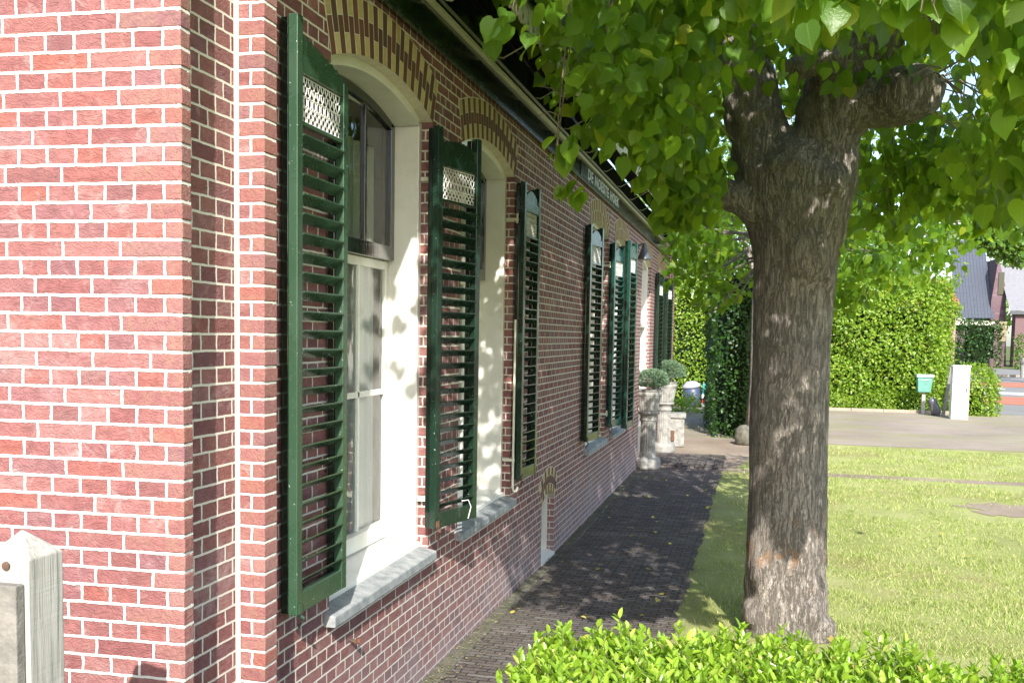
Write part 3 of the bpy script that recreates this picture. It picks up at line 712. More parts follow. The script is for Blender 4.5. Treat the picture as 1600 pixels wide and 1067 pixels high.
# --- shutters.  local frame: +x away from wall, +y along the leaf from its near end, origin at near end/back face
def shutter(x, y, ang, z0=.94, z1=3.44, w=.50, th=.042, drop=0.0, crest='flat', m='green_dark', fat=True, label=None, rim=None):
    T = Matrix.Translation((x, y, 0)) @ Matrix.Rotation(-ang, 4, 'Z')
    mb = MB(); st = .052; X0 = .038 if fat else 0; X1 = X0+th
    zfar = z1-drop
    mb.box(X0, X1, 0, st, z0, z1, 0, T); mb.box(X0, X1, w-st, w, z0, zfar, 0, T)
    zr = z1-.155                                         # top rail top
    mb.box(X0+.004, X1-.003, st, w-st, zr-.075, zr, 0, T)  # rail
    mb.box(X0+.004, X1-.003, st, w-st, z0, z0+.095, 0, T)
    mb.box(X0+.006, X1-.006, st, w-st, zr-.29, zr-.272, 0, T)
    frame = hp(mb.build('shutter', M[m], bevel=.003))
    if label: frame['label'] = label
    # second leaf folded behind
    if fat:
        rb = MB()
        rb.box(0, .034, .006, st, z0+.004, z1-.01, 0, T); rb.box(0, .034, w-st, w-.004, z0+.004, zfar-.01, 0, T)
        rb.box(.004, .030, st, w-st, zr-.08, zr-.005, 0, T); rb.box(.004, .030, st, w-st, z0+.004, z0+.09, 0, T)
        wpart(rb, 'folded_leaf', M['black_gloss'], frame, .003)
    # louvre slats
    ls = MB(); a = z0+.10; b = zr-.30; n = 24
    for i in range(n):
        zc = a+(b-a)*(i+.45)/n
        # tilted board: front edge low, back edge high
        hx = .021; hz = -.017; t = .0034
        xc = (X0+X1)/2
        vs = [(xc+hx+.006, -hz-t), (xc+hx+.006, -hz+t), (xc-hx, hz+t), (xc-hx, hz-t)]
        jit = random.uniform(-.0012, .0012)
        V = [T @ Vector((p, yy, zc+q+jit)) for yy in (st, w-st) for p, q in vs]
        ls.add(V, [(0, 1, 2, 3)[::-1], (4, 5, 6, 7), (0, 4, 5, 1), (1, 5, 6, 2), (2, 6, 7, 3), (3, 7, 4, 0)])
    wpart(ls, 'slats', M[m], frame)
    # white cast grille
    fg = MB(); ga, gb = zr-.27, zr-.078; nx = 10; dx = (w-2*st)/nx; xm = (X0+X1)/2
    def loop(cy, cz, ry, rz, a0=0, a1=2*math.pi, k=10, r=.0028, xo=0):
        fg.tube([T @ Vector((xm+xo, cy+ry*math.cos(t), cz+rz*math.sin(t))) for t in np.linspace(a0, a1, k)], r, 4, caps=False)
    for i in range(nx+1):
        cy = st+i*dx
        for lo, hi_ in ((gb-.085, gb),):
            loop(min(max(cy, st+.012), w-st-.012), gb-.04, dx*.85, .045, math.pi, 2*math.pi, 7)
            loop(min(max(cy, st+.012), w-st-.012), gb, dx*.85, .045, math.pi, 2*math.pi, 7)
    for i in range(nx):
        cy = st+(i+.5)*dx; loop(cy, gb-.105, dx*.38, .022)
        for rr in range(3): loop(cy+(rr % 2)*dx*.5-(dx*.25), ga+.012+rr*.022, dx*.42, .013, k=8)
    for zz in (ga+.002, gb-.085, gb-.13, gb-.002): fg.tube([T @ Vector((xm, st, zz)), T @ Vector((xm, w-st, zz))], .003, 4)
    wpart(fg, 'grille', M['white_metal'], frame)
    # scalloped crest board
    n = 36; poly = [(st, zr)]
    for i in range(n+1):
        f = i/n; yy = st+(w-2*st)*f
        if crest == 'fall': top = zr+.015+.085*(1-f)**.8
        elif crest == 'arch': top = zr+.035+.075*math.sin(math.pi*f)
        else: top = zr+.07+.03*math.sin(math.pi*f)
        top -= .010*abs(math.sin(f*math.pi*8))
        poly.append((yy, top))
    poly.append((w-st, zr))
    TT = T @ Matrix(((0, 0, 1, X0+.010), (1, 0, 0, 0), (0, 1, 0, 0), (0, 0, 0, 1)))
    cm = MB(); cm.prism(poly, TT, .020); wpart(cm, 'crest', M[m], frame)
    # hold-back hook under the near stile
    hk = MB(); hk.tube([T @ Vector((.06, .03, z0+.01)), T @ Vector((.085, .05, z0-.02)), T @ Vector((.05, .10, z0-.06)), T @ Vector((.02, .13, z0-.10))], [.006, .008, .007, .004], 6)
    hk.box(X1-.002, X1+.006, .015, .045, z0+.005, z0+.05, 0, T)
    wpart(hk, 'hook', M['green'] if m == 'green' else M['iron'], frame)
    return frame
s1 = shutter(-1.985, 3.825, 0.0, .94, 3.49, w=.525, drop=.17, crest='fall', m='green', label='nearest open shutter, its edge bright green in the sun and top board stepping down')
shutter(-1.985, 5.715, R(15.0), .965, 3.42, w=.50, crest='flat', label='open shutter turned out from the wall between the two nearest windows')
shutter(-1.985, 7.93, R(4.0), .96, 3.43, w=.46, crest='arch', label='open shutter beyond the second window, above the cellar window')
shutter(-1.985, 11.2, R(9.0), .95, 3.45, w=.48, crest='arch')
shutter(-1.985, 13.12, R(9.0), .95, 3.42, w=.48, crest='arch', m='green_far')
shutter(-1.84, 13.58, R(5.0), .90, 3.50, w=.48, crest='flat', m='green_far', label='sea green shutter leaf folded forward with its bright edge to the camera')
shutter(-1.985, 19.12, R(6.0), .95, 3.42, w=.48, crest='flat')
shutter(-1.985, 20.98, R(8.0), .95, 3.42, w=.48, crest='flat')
# brackets on the window reveals holding the shutters
def bracket(yy, z):
    b = MB(); b.box(-2.06, -1.955, yy-.03, yy-.012, z-.012, z+.012); b.tube([(-1.965, yy-.02, z-.03), (-1.965, yy-.02, z+.05)], .009, 8)
    hp(b.build('hinge_pin', M['cream']))
for yy in (5.83, 7.93, 13.1):
    for z in (3.12, 1.13): bracket(yy, z)
# thin iron espagnolette rod hanging on the second window reveal
b = MB(); b.tube([(-1.965, 7.90, 2.30), (-1.965, 7.90, .90), (-1.955, 7.90, .87), (-1.94, 7.92, .865), (-1.93, 7.94, .90)], .010, 8)
hp(b.build('shutter_bar', M['cream']))
b = MB(); b.tube([(-2.0, 4.62, .585), (-1.955, 4.62, .58)], .011, 8); b.tube([(-1.955, 4.62, .58), (-1.953, 4.62, .60)], .014, 8)
hp(b.build('wall_peg', M['iron']))
b = MB(); pts = [(-1.83, 6.0, 1.10), (-1.79, 6.02, 1.105), (-1.775, 6.03, 1.06), (-1.79, 6.02, .985)]
b.tube(pts, .0035, 6); hp(b.build('tie_string', M['white_metal']))

# --- eaves: fascia board, cornice strip, soffit, struts, pierced edge board, gutter, roof
mb = MB(); YE = 21.2
mb.box(-2.0, -1.965, 2.7, YE, 3.905, 4.42)
hp(mb.build('fascia', M['black_gloss']))
mb = MB(); mb.box(-1.966, -1.950, 2.7, YE, 3.895, 3.912); mb.box(-1.966, -1.957, 2.7, YE, 3.925, 3.934)
hp(mb.build('fascia_bead', M['green_dark']))
mb = MB(); mb.box(-1.966, -1.938, 2.7, YE, 4.115, 4.150); mb.box(-1.925, -1.56, YE-.05, YE, 4.110, 4.150)
hp(mb.build('cornice', M['cream'], bevel=.004))
mb = MB(); mb.box(-1.964, -1.90, 2.7, YE, 4.158, 4.215); hp(mb.build('cornice_rail', M['black_gloss'], bevel=.004))
XE = -1.555
mb = MB(); mb.add([(-1.97, 2.7, 4.46), (XE+.0135, 2.7, 4.38), (XE+.0135, YE, 4.38), (-1.97, YE, 4.46), (-1.97, 2.7, 4.48), (XE+.0135, 2.7, 4.405), (XE+.0135, YE, 4.405), (-1.97, YE, 4.48)],
                  [(0, 1, 2, 3), (7, 6, 5, 4), (0, 4, 5, 1), (2, 6, 7, 3)])
for k in range(8):
    xx = -1.95+k*.047; zz = 4.46-(xx+1.97)*.193
    mb.box(xx, xx+.004, 2.7, YE, zz-.006, zz+.002)
mb.box(-1.96, XE+.03, YE-.04, YE+.02, 4.16, 4.44)
hp(mb.build('soffit', M['soffit']))
mb = MB()
yy = 3.3
while yy < YE:
    mb = MB(); mb.tube([(-1.95, yy, 4.19), (-1.87, yy, 4.17), (XE-.0, yy, 4.33)], .005, 6)
    hp(mb.build('eaves_strut', M['cream'])); yy += 1.24
mb = MB(); mb.box(XE-.004, XE+.012, 2.7, YE, 4.315, 4.335)
# pierced scrollwork hanging from it
yy = 2.74; k = 0
while yy < YE-.1:
    c = yy+.075
    if yy < 12:
        mb.tube([(XE+.006, c+.052*math.sin(t)*(1-.25*math.cos(t)), 4.245+.070*math.cos(t)) for t in np.linspace(0, 2*math.pi, 13)], .0115, 5, caps=False)
        mb.tube([(XE+.006, c+.020*math.sin(t), 4.25+.03*math.cos(t)) for t in np.linspace(0, 2*math.pi, 9)], .006, 4, caps=False)
        mb.tube([(XE+.006, c+.075, 4.32), (XE+.006, c+.075, 4.20), (XE+.006, c+.075, 4.165)], [.014, .011, .004], 6)
    else:
        mb.box(XE, XE+.012, c-.045, c+.03, 4.18, 4.315)
    yy += .15; k += 1
hp(mb.build('scrollwork', M['cream']))
mb = MB()
mb.tube([(XE+.085, 2.7, 4.44), (XE+.085, YE+.1, 4.44)], .06, 12); mb.box(XE+.014, XE+.026, 2.7, YE+.1, 4.33, 4.50)
hp(mb.build('gutter_pipe', M['green_dark']))
mb = MB(); mb.quad((XE+.05, 2.6, 4.54), (XE+.05, YB+.2, 4.54), (-5.5, YB+.2, 8.1), (-5.5, 2.6, 8.1)); mb.quad((-9.5, 2.6, 4.2), (-5.5, 2.6, 8.1), (-5.5, YB+.2, 8.1), (-9.5, YB+.2, 4.2))
mb.quad((XE+.05, 2.6, 4.52), (-5.5, 2.6, 8.08), (-5.5, YB+.2, 8.08), (XE+.05, YB+.2, 4.52))
hp(mb.build('roof', M['tile_orange']))
# painted name on the fascia
sg = MB(); sg.box(-1.966, -1.958, 10.75, 13.75, 3.94, 4.10)
sign = hp(sg.build('sign', M['green_dark']))
cu = bpy.data.curves.new('t', 'FONT'); cu.body = 'DE NOESTE HOEK'; cu.size = .168; cu.extrude = .002; cu.align_x = 'CENTER'; cu.space_character = 1.22; cu.offset = .004
to = bpy.data.objects.new('t', cu); C.objects.link(to)
bpy.context.view_layer.update()
me = bpy.data.meshes.new_from_object(to.evaluated_get(bpy.context.evaluated_depsgraph_get()))
bpy.data.objects.remove(to); me.materials.clear(); me.materials.append(M['white_metal'])
xs = [v.co.x for v in me.vertices]; sc = 2.5/(max(xs)-min(xs))
for v in me.vertices: v.co = Vector((-1.955+v.co.z, 12.42+v.co.x*sc, 3.960+v.co.y))
let = link('lettering', me); let.parent = sign; let.matrix_parent_inverse = Matrix.Identity(4)
# wall lamp by the door
mb = MB(); mb.box(-2.0, -1.97, 15.86, 15.96, 3.38, 3.62); mb.tube([(-1.98, 15.91, 3.60), (-1.9, 15.91, 3.66), (-1.84, 15.91, 3.66)], .012, 8)
lm = hp(mb.build('wall_lamp', M['dark_metal']))
mb = MB(); mb.lathe([(.03, 3.68), (.045, 3.60), (.075, 3.52), (.115, 3.42), (.11, 3.42), (.03, 3.60)], -1.84, 15.91, 20); wpart(mb, 'lamp_shade', M['dark_metal'], lm)

# ------------------------------------------------------------------ things by the wall
def pedestal(x, y, g, s=1.0, label='', rz=0):
    t = thing('pedestal', label, 'pedestal', (x, y, g), rz, 'fluted stone pedestals by the door')
    mb = MB()
    mb.lathe([(.225, 0), (.235, .03), (.23, .13), (.215, .17), (.16, .19)], 0, 0, 8 if False else 28); mb.build('base', M['concrete'], t, smooth=False)
    mb = MB(); seg = 80
    mb.lathe([(.150, .18), (.142, .24), (.134, .30), (.130, .78), (.136, .82)], 0, 0, seg, flute=lambda k, i, r: r*(1-.075*(abs(math.sin(math.pi*k*20/seg)) if 1 < i < 4 else 0)))
    mb.build('shaft', M['concrete'], t, smooth=False)
    mb = MB(); mb.lathe([(.136, .82), (.158, .84), (.142, .87), (.142, .91), (.165, .94), (.195, .955), (.198, .985), (.17, 1.0)], 0, 0, 32); mb.build('capital', M['concrete'], t, smooth=True)
    t.scale = (s, s, s); return t
def pot(x, y, z, label, r=.225, h=.37):
    mb = MB(); seg = 96
    mb.lathe([(r*.66, 0), (r*.74, .01), (r*.90, h*.55), (r*.95, h*.72), (r*1.0, h*.74), (r*1.02, h*.84), (r*.96, h*.88), (r*1.04, h*.97), (r*1.02, h), (r*.9, h), (r*.88, h*.86), (0.01, h*.85)], 0, 0, seg,
             flute=lambda k, i, q: q*(1-.045*(abs(math.sin(math.pi*k*24/seg)) if 1 <= i <= 2 else 0)))
    o = mb.build('plant_pot', M['concrete']); o.location = (x, y, z)
    return tag(o, label, 'plant pot', 'fluted pots on the pedestals')
def ball_shrub(x, y, z, r, label, seed, n=4600):
    t = thing('shrub', label, 'shrub', (x, y, z), 0, 'round blue-green shrubs in the pots')
    g = np.random.default_rng(seed); d = g.normal(size=(n, 3)); d /= np.linalg.norm(d, axis=1, keepdims=True); d[:, 2] = np.abs(d[:, 2])*1.0-(g.random(n) < .28)*1.2*np.abs(d[:, 2])
    lump = 1+.13*np.sin(d[:, 0]*7+seed)*np.sin(d[:, 1]*6)*np.cos(d[:, 2]*5)
    P = d*(r*lump*(.70+.33*g.random(n)))[:, None]; P[:, 2] = P[:, 2]*.82+r*.62
    D = d+g.normal(size=(n, 3))*.55; Nn = g.normal(size=(n, 3))
    scatter_mesh('foliage', P, D, Nn, .045, .012, DIA, DIA_F, M['pine_leaf'], t)
    mb = MB()
    for k in range(9):
        a = k*2.4; mb.tube([(0, 0, -.02), (.25*r*math.cos(a), .25*r*math.sin(a), r*.4), (.7*r*math.cos(a), .7*r*math.sin(a), r*(.5+.08*(k % 4)))], [.008, .006, .003], 5)
    mb.build('stem', M['bark'], t); return t
G0 = -.10
pedestal(-1.835, 17.12, G0, 1.0, 'nearer fluted stone pedestal with the rounder pot, at the corner of the path')
pot(-1.835, 17.12, G0+1.0, 'nearer fluted stone pot, holding the rounder shrub')
ball_shrub(-1.80, 17.12, G0+1.30, .29, 'nearer round blue-green shrub in its stone pot', 3)
pedestal(-1.80, 19.7, G0, 1.0, 'farther stone pedestal half hidden behind the nearer one', R(20))
pot(-1.79, 19.7, G0+1.0, 'farther stone pot half hidden behind the nearer pot', .23, .40)
ball_shrub(-1.74, 19.7, G0+1.34, .33, 'farther blue-green shrub, partly behind the nearer one', 5)
t = thing('stone_block', 'old stone block with a top slab and a small niche, beside the far pedestal', 'stone block', (-1.58, 20.9, G0), R(4))
mb = MB(); mb.box(-.26, .10, -.22, .25, 0, .60); mb.build('body', M['concrete'], t, bevel=.015)
mb = MB(); mb.box(-.30, .13, -.26, .30, .60, .69); mb.build('top_slab', M['concrete'], t, bevel=.015)
mb = MB(); mb.box(-.29, -.10, -.262, -.222, .12, .34); mb.tube([(-.2, -.27, .22), (-.2, -.31, .22)], .05, 12); mb.build('spout', M['iron'], t, bevel=.006)

# rain barrel, crates behind
t = thing('compost_bin', 'grey plastic bin with a pale lid tilted by the far hedge', 'bin', (-2.05, 33.2, G0), 0); t.rotation_euler = (0, R(-9), 0)
mb = MB(); mb.lathe([(.32, 0), (.34, .05), (.30, .55), (.27, .62)], 0, 0, 24); mb.build('body', simple('navy_plastic', (.06, .08, .14), .4), t, smooth=True)
mb = MB(); mb.lathe([(.29, .62), (.31, .66), (.30, .72), (.16, .84), (.05, .86)], 0, 0, 24); mb.build('lid', simple('pale_plastic', (.42, .43, .48), .4), t, smooth=True)
t = thing('crate_stack', 'red and white crate with a teal crate on it beside the grey bin', 'crates', (-1.62, 33.0, G0))
mb = MB(); mb.box(-.17, .2, -.2, .2, 0, .14); mb.box(-.17, .2, -.2, .2, .28, .44, 0); mb.build('white_crate', M['white_metal'], t, bevel=.02)
mb = MB(); mb.box(-.165, .195, -.195, .195, .14, .28); mb.build('red_band', simple('red_plastic', (.35, .05, .06), .4), t, bevel=.01)
mb = MB(); mb.box(-.15, .2, -.2, .2, .44, .80); mb.build('teal_crate', simple('teal_plastic', (.05, .30, .30), .4), t, bevel=.02)

# ------------------------------------------------------------------ grey wooden post and board, left foreground
t = thing('wooden_fence', 'weathered grey wooden post with pointed top and a board fixed to it, left edge', 'fence', (-1.712, 2.0, 0))
mb = MB(); w = .125
mb.add([(-w, 0, -.1), (0, 0, -.1), (0, w, -.1), (-w, w, -.1), (-w, 0, 1.603), (0, 0, 1.603), (0, w, 1.603), (-w, w, 1.603), (-w*.55, w*.5, 1.665)],
       [(3, 2, 1, 0), (0, 1, 5, 4), (1, 2, 6, 5), (2, 3, 7, 6), (3, 0, 4, 7), (4, 5, 8), (5, 6, 8), (6, 7, 8), (7, 4, 8)])
mb.build('post', M['greywood'], t, bevel=.004)
mb = MB(); mb.box(-1.6, -.010, -.032, -.003, .05, 1.545); mb.build('board', M['greywood_dark'], t, bevel=.003)
mb = MB(); mb.lathe([(.011, 0), (.011, .004), (.006, .006)], 0, 0, 14); o = mb.build('bolt', M['iron'], t); o.rotation_euler = (R(90), 0, 0); o.location = (-.062, -.001, 1.585)

# ------------------------------------------------------------------ foreground privet hedge
def privet():
    t = thing('privet_hedge', 'clipped bright green privet hedge along the bottom edge of the picture', 'hedge', (.6, 2.7, 0))
    X0, X1, Y0, Y1, Z = -.68, 2.1, 1.9, 3.20, 1.215
    P = []; D = []; Nn = []; L = []
    g = np.random.default_rng(21); stems = MB()
    n = 4600
    for i in range(n):
        x = g.uniform(X0, X1); y = g.uniform(Y0, Y1)
        if i % 5 == 0: x = X0+abs(g.normal())*.05
        if i % 5 == 1: y = Y1-abs(g.normal())*.05
        edge = min(x-X0, Y1-y)
        top = Z+.03*math.sin(x*5+1)*math.cos(y*4)+g.normal()*.022-.05*max(0, (.15-edge)/.15)**2
        if g.random() < .02 and y > Y1-.5: top += g.uniform(.03, .07)
        z = top if i % 5 > 1 else g.uniform(.15, top)
        s = g.uniform(.07, .13); lean = np.array([g.normal()*.25, g.normal()*.25, 1.0])
        if i % 5 == 0: lean[0] -= .8
        if i % 5 == 1: lean[1] += .8
        lean /= np.linalg.norm(lean); a0 = g.uniform(0, 6.28)
        base = np.array([x, y, z])-lean*s
        k = 5
        for j in range(k):
            p = base+lean*s*(j/(k-1))
            for sd_ in (0, math.pi):
                a = a0+j*math.pi/2+sd_+g.normal()*.3
                out = np.array([math.cos(a), math.sin(a), 0]); out -= lean*out.dot(lean); out /= np.linalg.norm(out)
                up = .45+.9*j/(k-1)+g.normal()*.15
                d = out+lean*up; P.append(p); D.append(d); Nn.append(lean*1.0-out*up*.8+g.normal(size=3)*.15); L.append(g.uniform(.030, .052)*(1 if j < k-1 else .8))
        if g.random() < .6: stems.tube([base-lean*.05, base+lean*s], .0014, 4, caps=False)
    P = np.array(P)-[.6, 2.7, 0]; L = np.array(L)
    scatter_mesh('leaves', P, D, Nn, L, L*.42, OVAL, OVAL_F, M['privet_leaf'], t)
    for i, v in enumerate(stems.v): stems.v[i] = (v[0]-.6, v[1]-2.7, v[2])
    stems.build('stems', simple('green_stem', (.12, .16, .05), .7), t)
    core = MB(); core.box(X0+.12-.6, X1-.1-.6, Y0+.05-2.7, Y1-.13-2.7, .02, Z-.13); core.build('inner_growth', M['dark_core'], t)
privet()

# ------------------------------------------------------------------ lime tree
def lime_tree():
    bx, by = .26, 7.66
    t = thing('lime_tree', 'big pollarded lime tree on the lawn with a thick bare trunk and knobbly limbs', 'tree', (bx, by, 0))
    mb = MB()
    def tb(pts, rad, seg=20): mb.tube([(p[0]-bx, p[1]-by, p[2]) for p in pts], rad, seg)
    tb([(.265, 7.66, -.2), (.265, 7.66, .0), (.262, 7.66, .18), (.255, 7.66, .5), (.245, 7.66, 1.0), (.235, 7.66, 1.7), (.232, 7.66, 2.4), (.235, 7.66, 2.9), (.235, 7.66, 3.2), (.235, 7.66, 3.42), (.24, 7.66, 3.6), (.24, 7.66, 3.72)],
       [.335, .322, .312, .30, .287, .285, .287, .31, .365, .37, .27, .08], 40)
    # limbs
    tb([(.12, 7.66, 2.85), (.02, 7.66, 3.35), (-.08, 7.68, 3.8), (-.20, 7.70, 4.3), (-.34, 7.72, 4.8), (-.50, 7.8, 5.4)], [.20, .23, .215, .19, .15, .10])
    tb([(.36, 7.66, 2.9), (.43, 7.62, 3.4), (.43, 7.60, 3.8), (.50, 7.58, 4.15), (.78, 7.55, 4.35), (1.1, 7.5, 4.75)], [.22, .23, .225, .21, .16, .12])
    tb([(.44, 7.58, 3.72), (.66, 7.50, 3.84), (.92, 7.42, 3.86)], [.22, .17, .18])
    tb([(.55, 7.5, 4.05), (.35, 7.38, 4.12), (.20, 7.32, 4.10)], [.13, .095, .075])
    tb([(.05, 7.6, 3.05), (-.15, 7.56, 3.20), (-.30, 7.54, 3.26)], [.15, .12, .11])
    def ball(c, r, sq=(1, 1, 1)):
        seg = 20; prof = []
        vs = []; fs = []
        for i in range(1, 12):
            ph = math.pi*i/12
            for k in range(seg):
                a = 2*math.pi*k/seg; vs.append((c[0]-bx+r*sq[0]*math.sin(ph)*math.cos(a), c[1]-by+r*sq[1]*math.sin(ph)*math.sin(a), c[2]+r*sq[2]*math.cos(ph)))
        for i in range(10):
            for k in range(seg): fs.append((i*seg+k, (i+1)*seg+k, (i+1)*seg+(k+1) % seg, i*seg+(k+1) % seg))
        fs.append(tuple(range(seg))); fs.append(tuple(range(10*seg, 11*seg))[::-1]); mb.add(vs, fs)
    ball((.95, 7.38, 3.88), .215, (1.1, .95, .92)); ball((.20, 7.30, 4.08), .085); ball((-.33, 7.54, 3.25), .125)
    ball((.36, 7.46, .17), .16, (1.0, .8, 1)); ball((.12, 7.47, .42), .14, (.9, .7, 1.2)); ball((.06, 7.52, .12), .13); ball((.44, 7.5, 2.62), .10, (.8, .8, 1.2))
    ball((.5, 7.55, .02), .14); ball((.30, 7.40, 2.78), .17, (1, .6, 1.3)); ball((-.30, 7.72, 4.72), .2); ball((1.1, 7.5, 4.75), .19); ball((.46, 7.40, 3.30), .12)
    tmp = mb.build('tmp', M['bark'])
    r = tmp.modifiers.new('r', 'REMESH'); r.mode = 'VOXEL'; r.voxel_size = .016; r.use_smooth_shade = True
    s = tmp.modifiers.new('s', 'SMOOTH'); s.iterations = 14; s.factor = .6
    bpy.context.view_layer.update()
    me = bpy.data.meshes.new_from_object(tmp.evaluated_get(bpy.context.evaluated_depsgraph_get()))
    bpy.data.objects.remove(tmp)
    # carve the bark into the surface
    nv = len(me.vertices); co = np.empty(nv*3); me.vertices.foreach_get('co', co); co = co.reshape(-1, 3)
    no = np.empty(nv*3); me.vertices.foreach_get('normal', no); no = no.reshape(-1, 3)
    for i in range(nv):
        x, y, z = co[i]
        up = min(1, max(0, (z-2.9)/.8)); low = max(0, 1-abs(z-.25)/.5)
        zz = 3.2+2.6*up+5*low
        q = noise.fractal(Vector((x*34, y*34, z*zz)), 1.0, 2.1, 3)
        rd = 1-min(1, abs(q)*2.4)
        big = noise.noise(Vector((x*4.5, y*4.5, z*1.6)))*.014+noise.noise(Vector((x*11, y*11, z*9)))*(.005+.016*low+.022*up)+noise.noise(Vector((x*22, y*22, z*16)))*.010*up
        co[i] += no[i]*(big-.0060*rd**2+.002)
    me.vertices.foreach_set('co', co.ravel()); me.materials.clear(); me.materials.append(M['bark'])
    me.polygons.foreach_set('use_smooth', [True]*len(me.polygons)); me.update()
    link('trunk', me, t)
    # crown
    g = np.random.default_rng(5)
    blobs = [  # x, y, z, radius, leaves
        (-1.05, 4.15, 3.50, .15, 12), (-.86, 4.5, 3.72, .22, 34), (-.72, 4.8, 3.50, .27, 70), (-.62, 5.2, 3.30, .30, 90), (-.52, 5.2, 3.7, .42, 190),
        (-1.0, 5.0, 3.16, .09, 8), (-1.06, 5.5, 3.03, .10, 10), (-.55, 5.9, 3.28, .30, 110), (-.50, 6.6, 3.14, .26, 100), (-.70, 5.6, 3.6, .38, 170), (-.66, 6.4, 3.65, .36, 160),
        (-.52, 7.2, 3.42, .30, 120), (-.60, 7.3, 3.14, .22, 60), (-.30, 5.2, 3.95, .3, 90),
        (-.05, 3.9, 3.72, .32, 50), (.22, 3.2, 3.28, .22, 30), (.12, 3.5, 3.38, .15, 16), (.30, 3.15, 3.14, .13, 11), (.45, 3.2, 3.27, .18, 22),
        (.90, 3.6, 3.30, .30, 80), (.96, 3.75, 3.14, .26, 90), (1.15, 4.2, 3.25, .36, 130), (1.20, 4.9, 3.10, .34, 110), (1.25, 4.6, 3.1, .42, 150), (1.35, 5.6, 3.15, .42, 150),
        (1.45, 6.2, 3.35, .5, 220), (1.6, 7.2, 3.4, .5, 220), (1.2, 8.6, 3.55, .45, 160), (1.6, 8.6, 3.7, .6, 240), (1.3, 6.8, 3.3, .25, 50),
        (1.2, 8.2, 3.55, .5, 280), (1.0, 9.0, 3.4, .5, 220), (1.8, 8.0, 3.4, .5, 240), (1.9, 7.2, 3.3, .4, 140), (1.15, 3.4, 3.4, .3, 80), (1.5, 3.9, 3.35, .35, 90), (1.55, 4.6, 3.25, .42, 150), (1.5, 5.2, 3.6, .5, 200), (2.0, 6.2, 3.55, .55, 220), (2.3, 7.4, 3.7, .6, 240), (.36, 3.2, 3.18, .18, 24), (.14, 3.3, 3.24, .16, 18), (.56, 3.4, 3.20, .15, 14), (.0, 3.9, 3.46, .2, 26), (.3, 4.4, 3.62, .26, 44), (.36, 3.3, 3.34, .2, 26), (.55, 3.3, 3.38, .2, 30),
        (.8, 3.2, 3.5, .5, 120), (.3, 3.9, 3.95, .6, 160), (.5, 5.4, 4.6, .7, 300), (.0, 5.0, 4.6, .8, 300),
        (-1.0, 7.0, 4.1, .65, 320), (-.8, 8.2, 4.2, .8, 380), (.3, 8.4, 4.5, .9, 420), (.2, 8.9, 3.9, .45, 200), (.2, 8.9, 4.4, .55, 300), (.95, 5.4, 4.05, .5, 220), (1.2, 4.6, 4.4, .5, 220), (.75, 6.3, 4.5, .4, 160), (1.4, 7.9, 4.4, .8, 360),
        (-.2, 9.2, 3.9, .7, 300), (.7, 9.2, 3.9, .6, 260)]
    P = []
    for x, y, z, r, n in blobs:
        d = g.normal(size=(n, 3)); d /= np.linalg.norm(d, axis=1, keepdims=True)
        P.append(np.array([x, y, z])+d*(r*g.random(n)**.45)[:, None]*[1, 1, .85])
    n = 18500                                            # the bulk of the crown overhead
    d = g.normal(size=(n, 3)); d /= np.linalg.norm(d, axis=1, keepdims=True)
    Q = np.array([.25, 5.9, 5.0])+d*(g.random(n)**.4)[:, None]*np.array([2.6, 4.9, 1.15])
    # keep the main crown in leafy clumps
    keep = np.array([noise.noise(Vector(q*1.9)) > -.12 for q in Q]); Q = Q[keep & (Q[:, 2] > 3.75)]
    P = np.concatenate(P+[Q])
    # where the light falls through: sprays that would shade the open places are missing
    tt = P[:, 2]/2.4; gx = P[:, 0]-tt; gy = P[:, 1]+3.25*tt
    tw = P[:, 0]+2; wy = P[:, 1]+3.25*tw; wz = P[:, 2]-2.4*tw
    onwall = (wz > 0)
    lit = (~onwall & ((gx > .62) & (gy < 22) | (gy < 7.6)))
    lit |= onwall & ((wy+1.35*wz < 7.1) | ((wy < 5.3) & (wz < 2.2)))
    tj = (5.8-P[:, 1])/3.25; xj = P[:, 0]-tj; zj = P[:, 2]-2.4*tj
    lit |= (tj > 0) & (xj > -2.3) & (xj < -2.0) & (zj > .8) & (zj < 2.9) & (g.random(len(P)) < .6)
    t7 = (7.35-P[:, 1])/3.25; tx = P[:, 0]-t7; tz = P[:, 2]-2.4*t7
    lit |= (t7 > 0) & (np.abs(tx-.25) < .36) & (tz < .78+.12*np.sin(tx*17)) & (tz > -.5)
    hid = lit.copy()
    tq = (10.4-P[:, 1])/3.25; xq = P[:, 0]-tq; zq = P[:, 2]-2.4*tq
    hid |= (tq > .15) & (((xq > .55) & (xq < 2.5) & (zq > 2.4) & (zq < 4.1)) | ((xq > -1.0) & (xq < -.25) & (zq > 2.5) & (zq < 3.5)))
    P = P[~hid | (g.random(len(P)) < .02)]
    nl = len(P)
    D = np.stack([g.normal(size=nl)*.45, g.normal(size=nl)*.45-.15, -1+g.normal(size=nl)*.35], 1)
    Nn = np.stack([g.normal(size=nl)*.7, -.75+g.normal(size=nl)*.6, .65+g.normal(size=nl)*.35], 1)
    L = np.clip(g.normal(.088, .018, nl), .045, .125)
    scatter_mesh('leaves', P-np.array([bx, by, 0]), D, Nn, L, L*.95, HEART, HEART_F, M['lime_leaf'], t)
    # twigs feeding the sprays
    tw_ = MB(); knobs = [(.97, 7.4, 3.9), (-.33, 7.54, 3.3), (.20, 7.3, 4.1), (-.30, 7.72, 4.7), (1.1, 7.5, 4.75)]
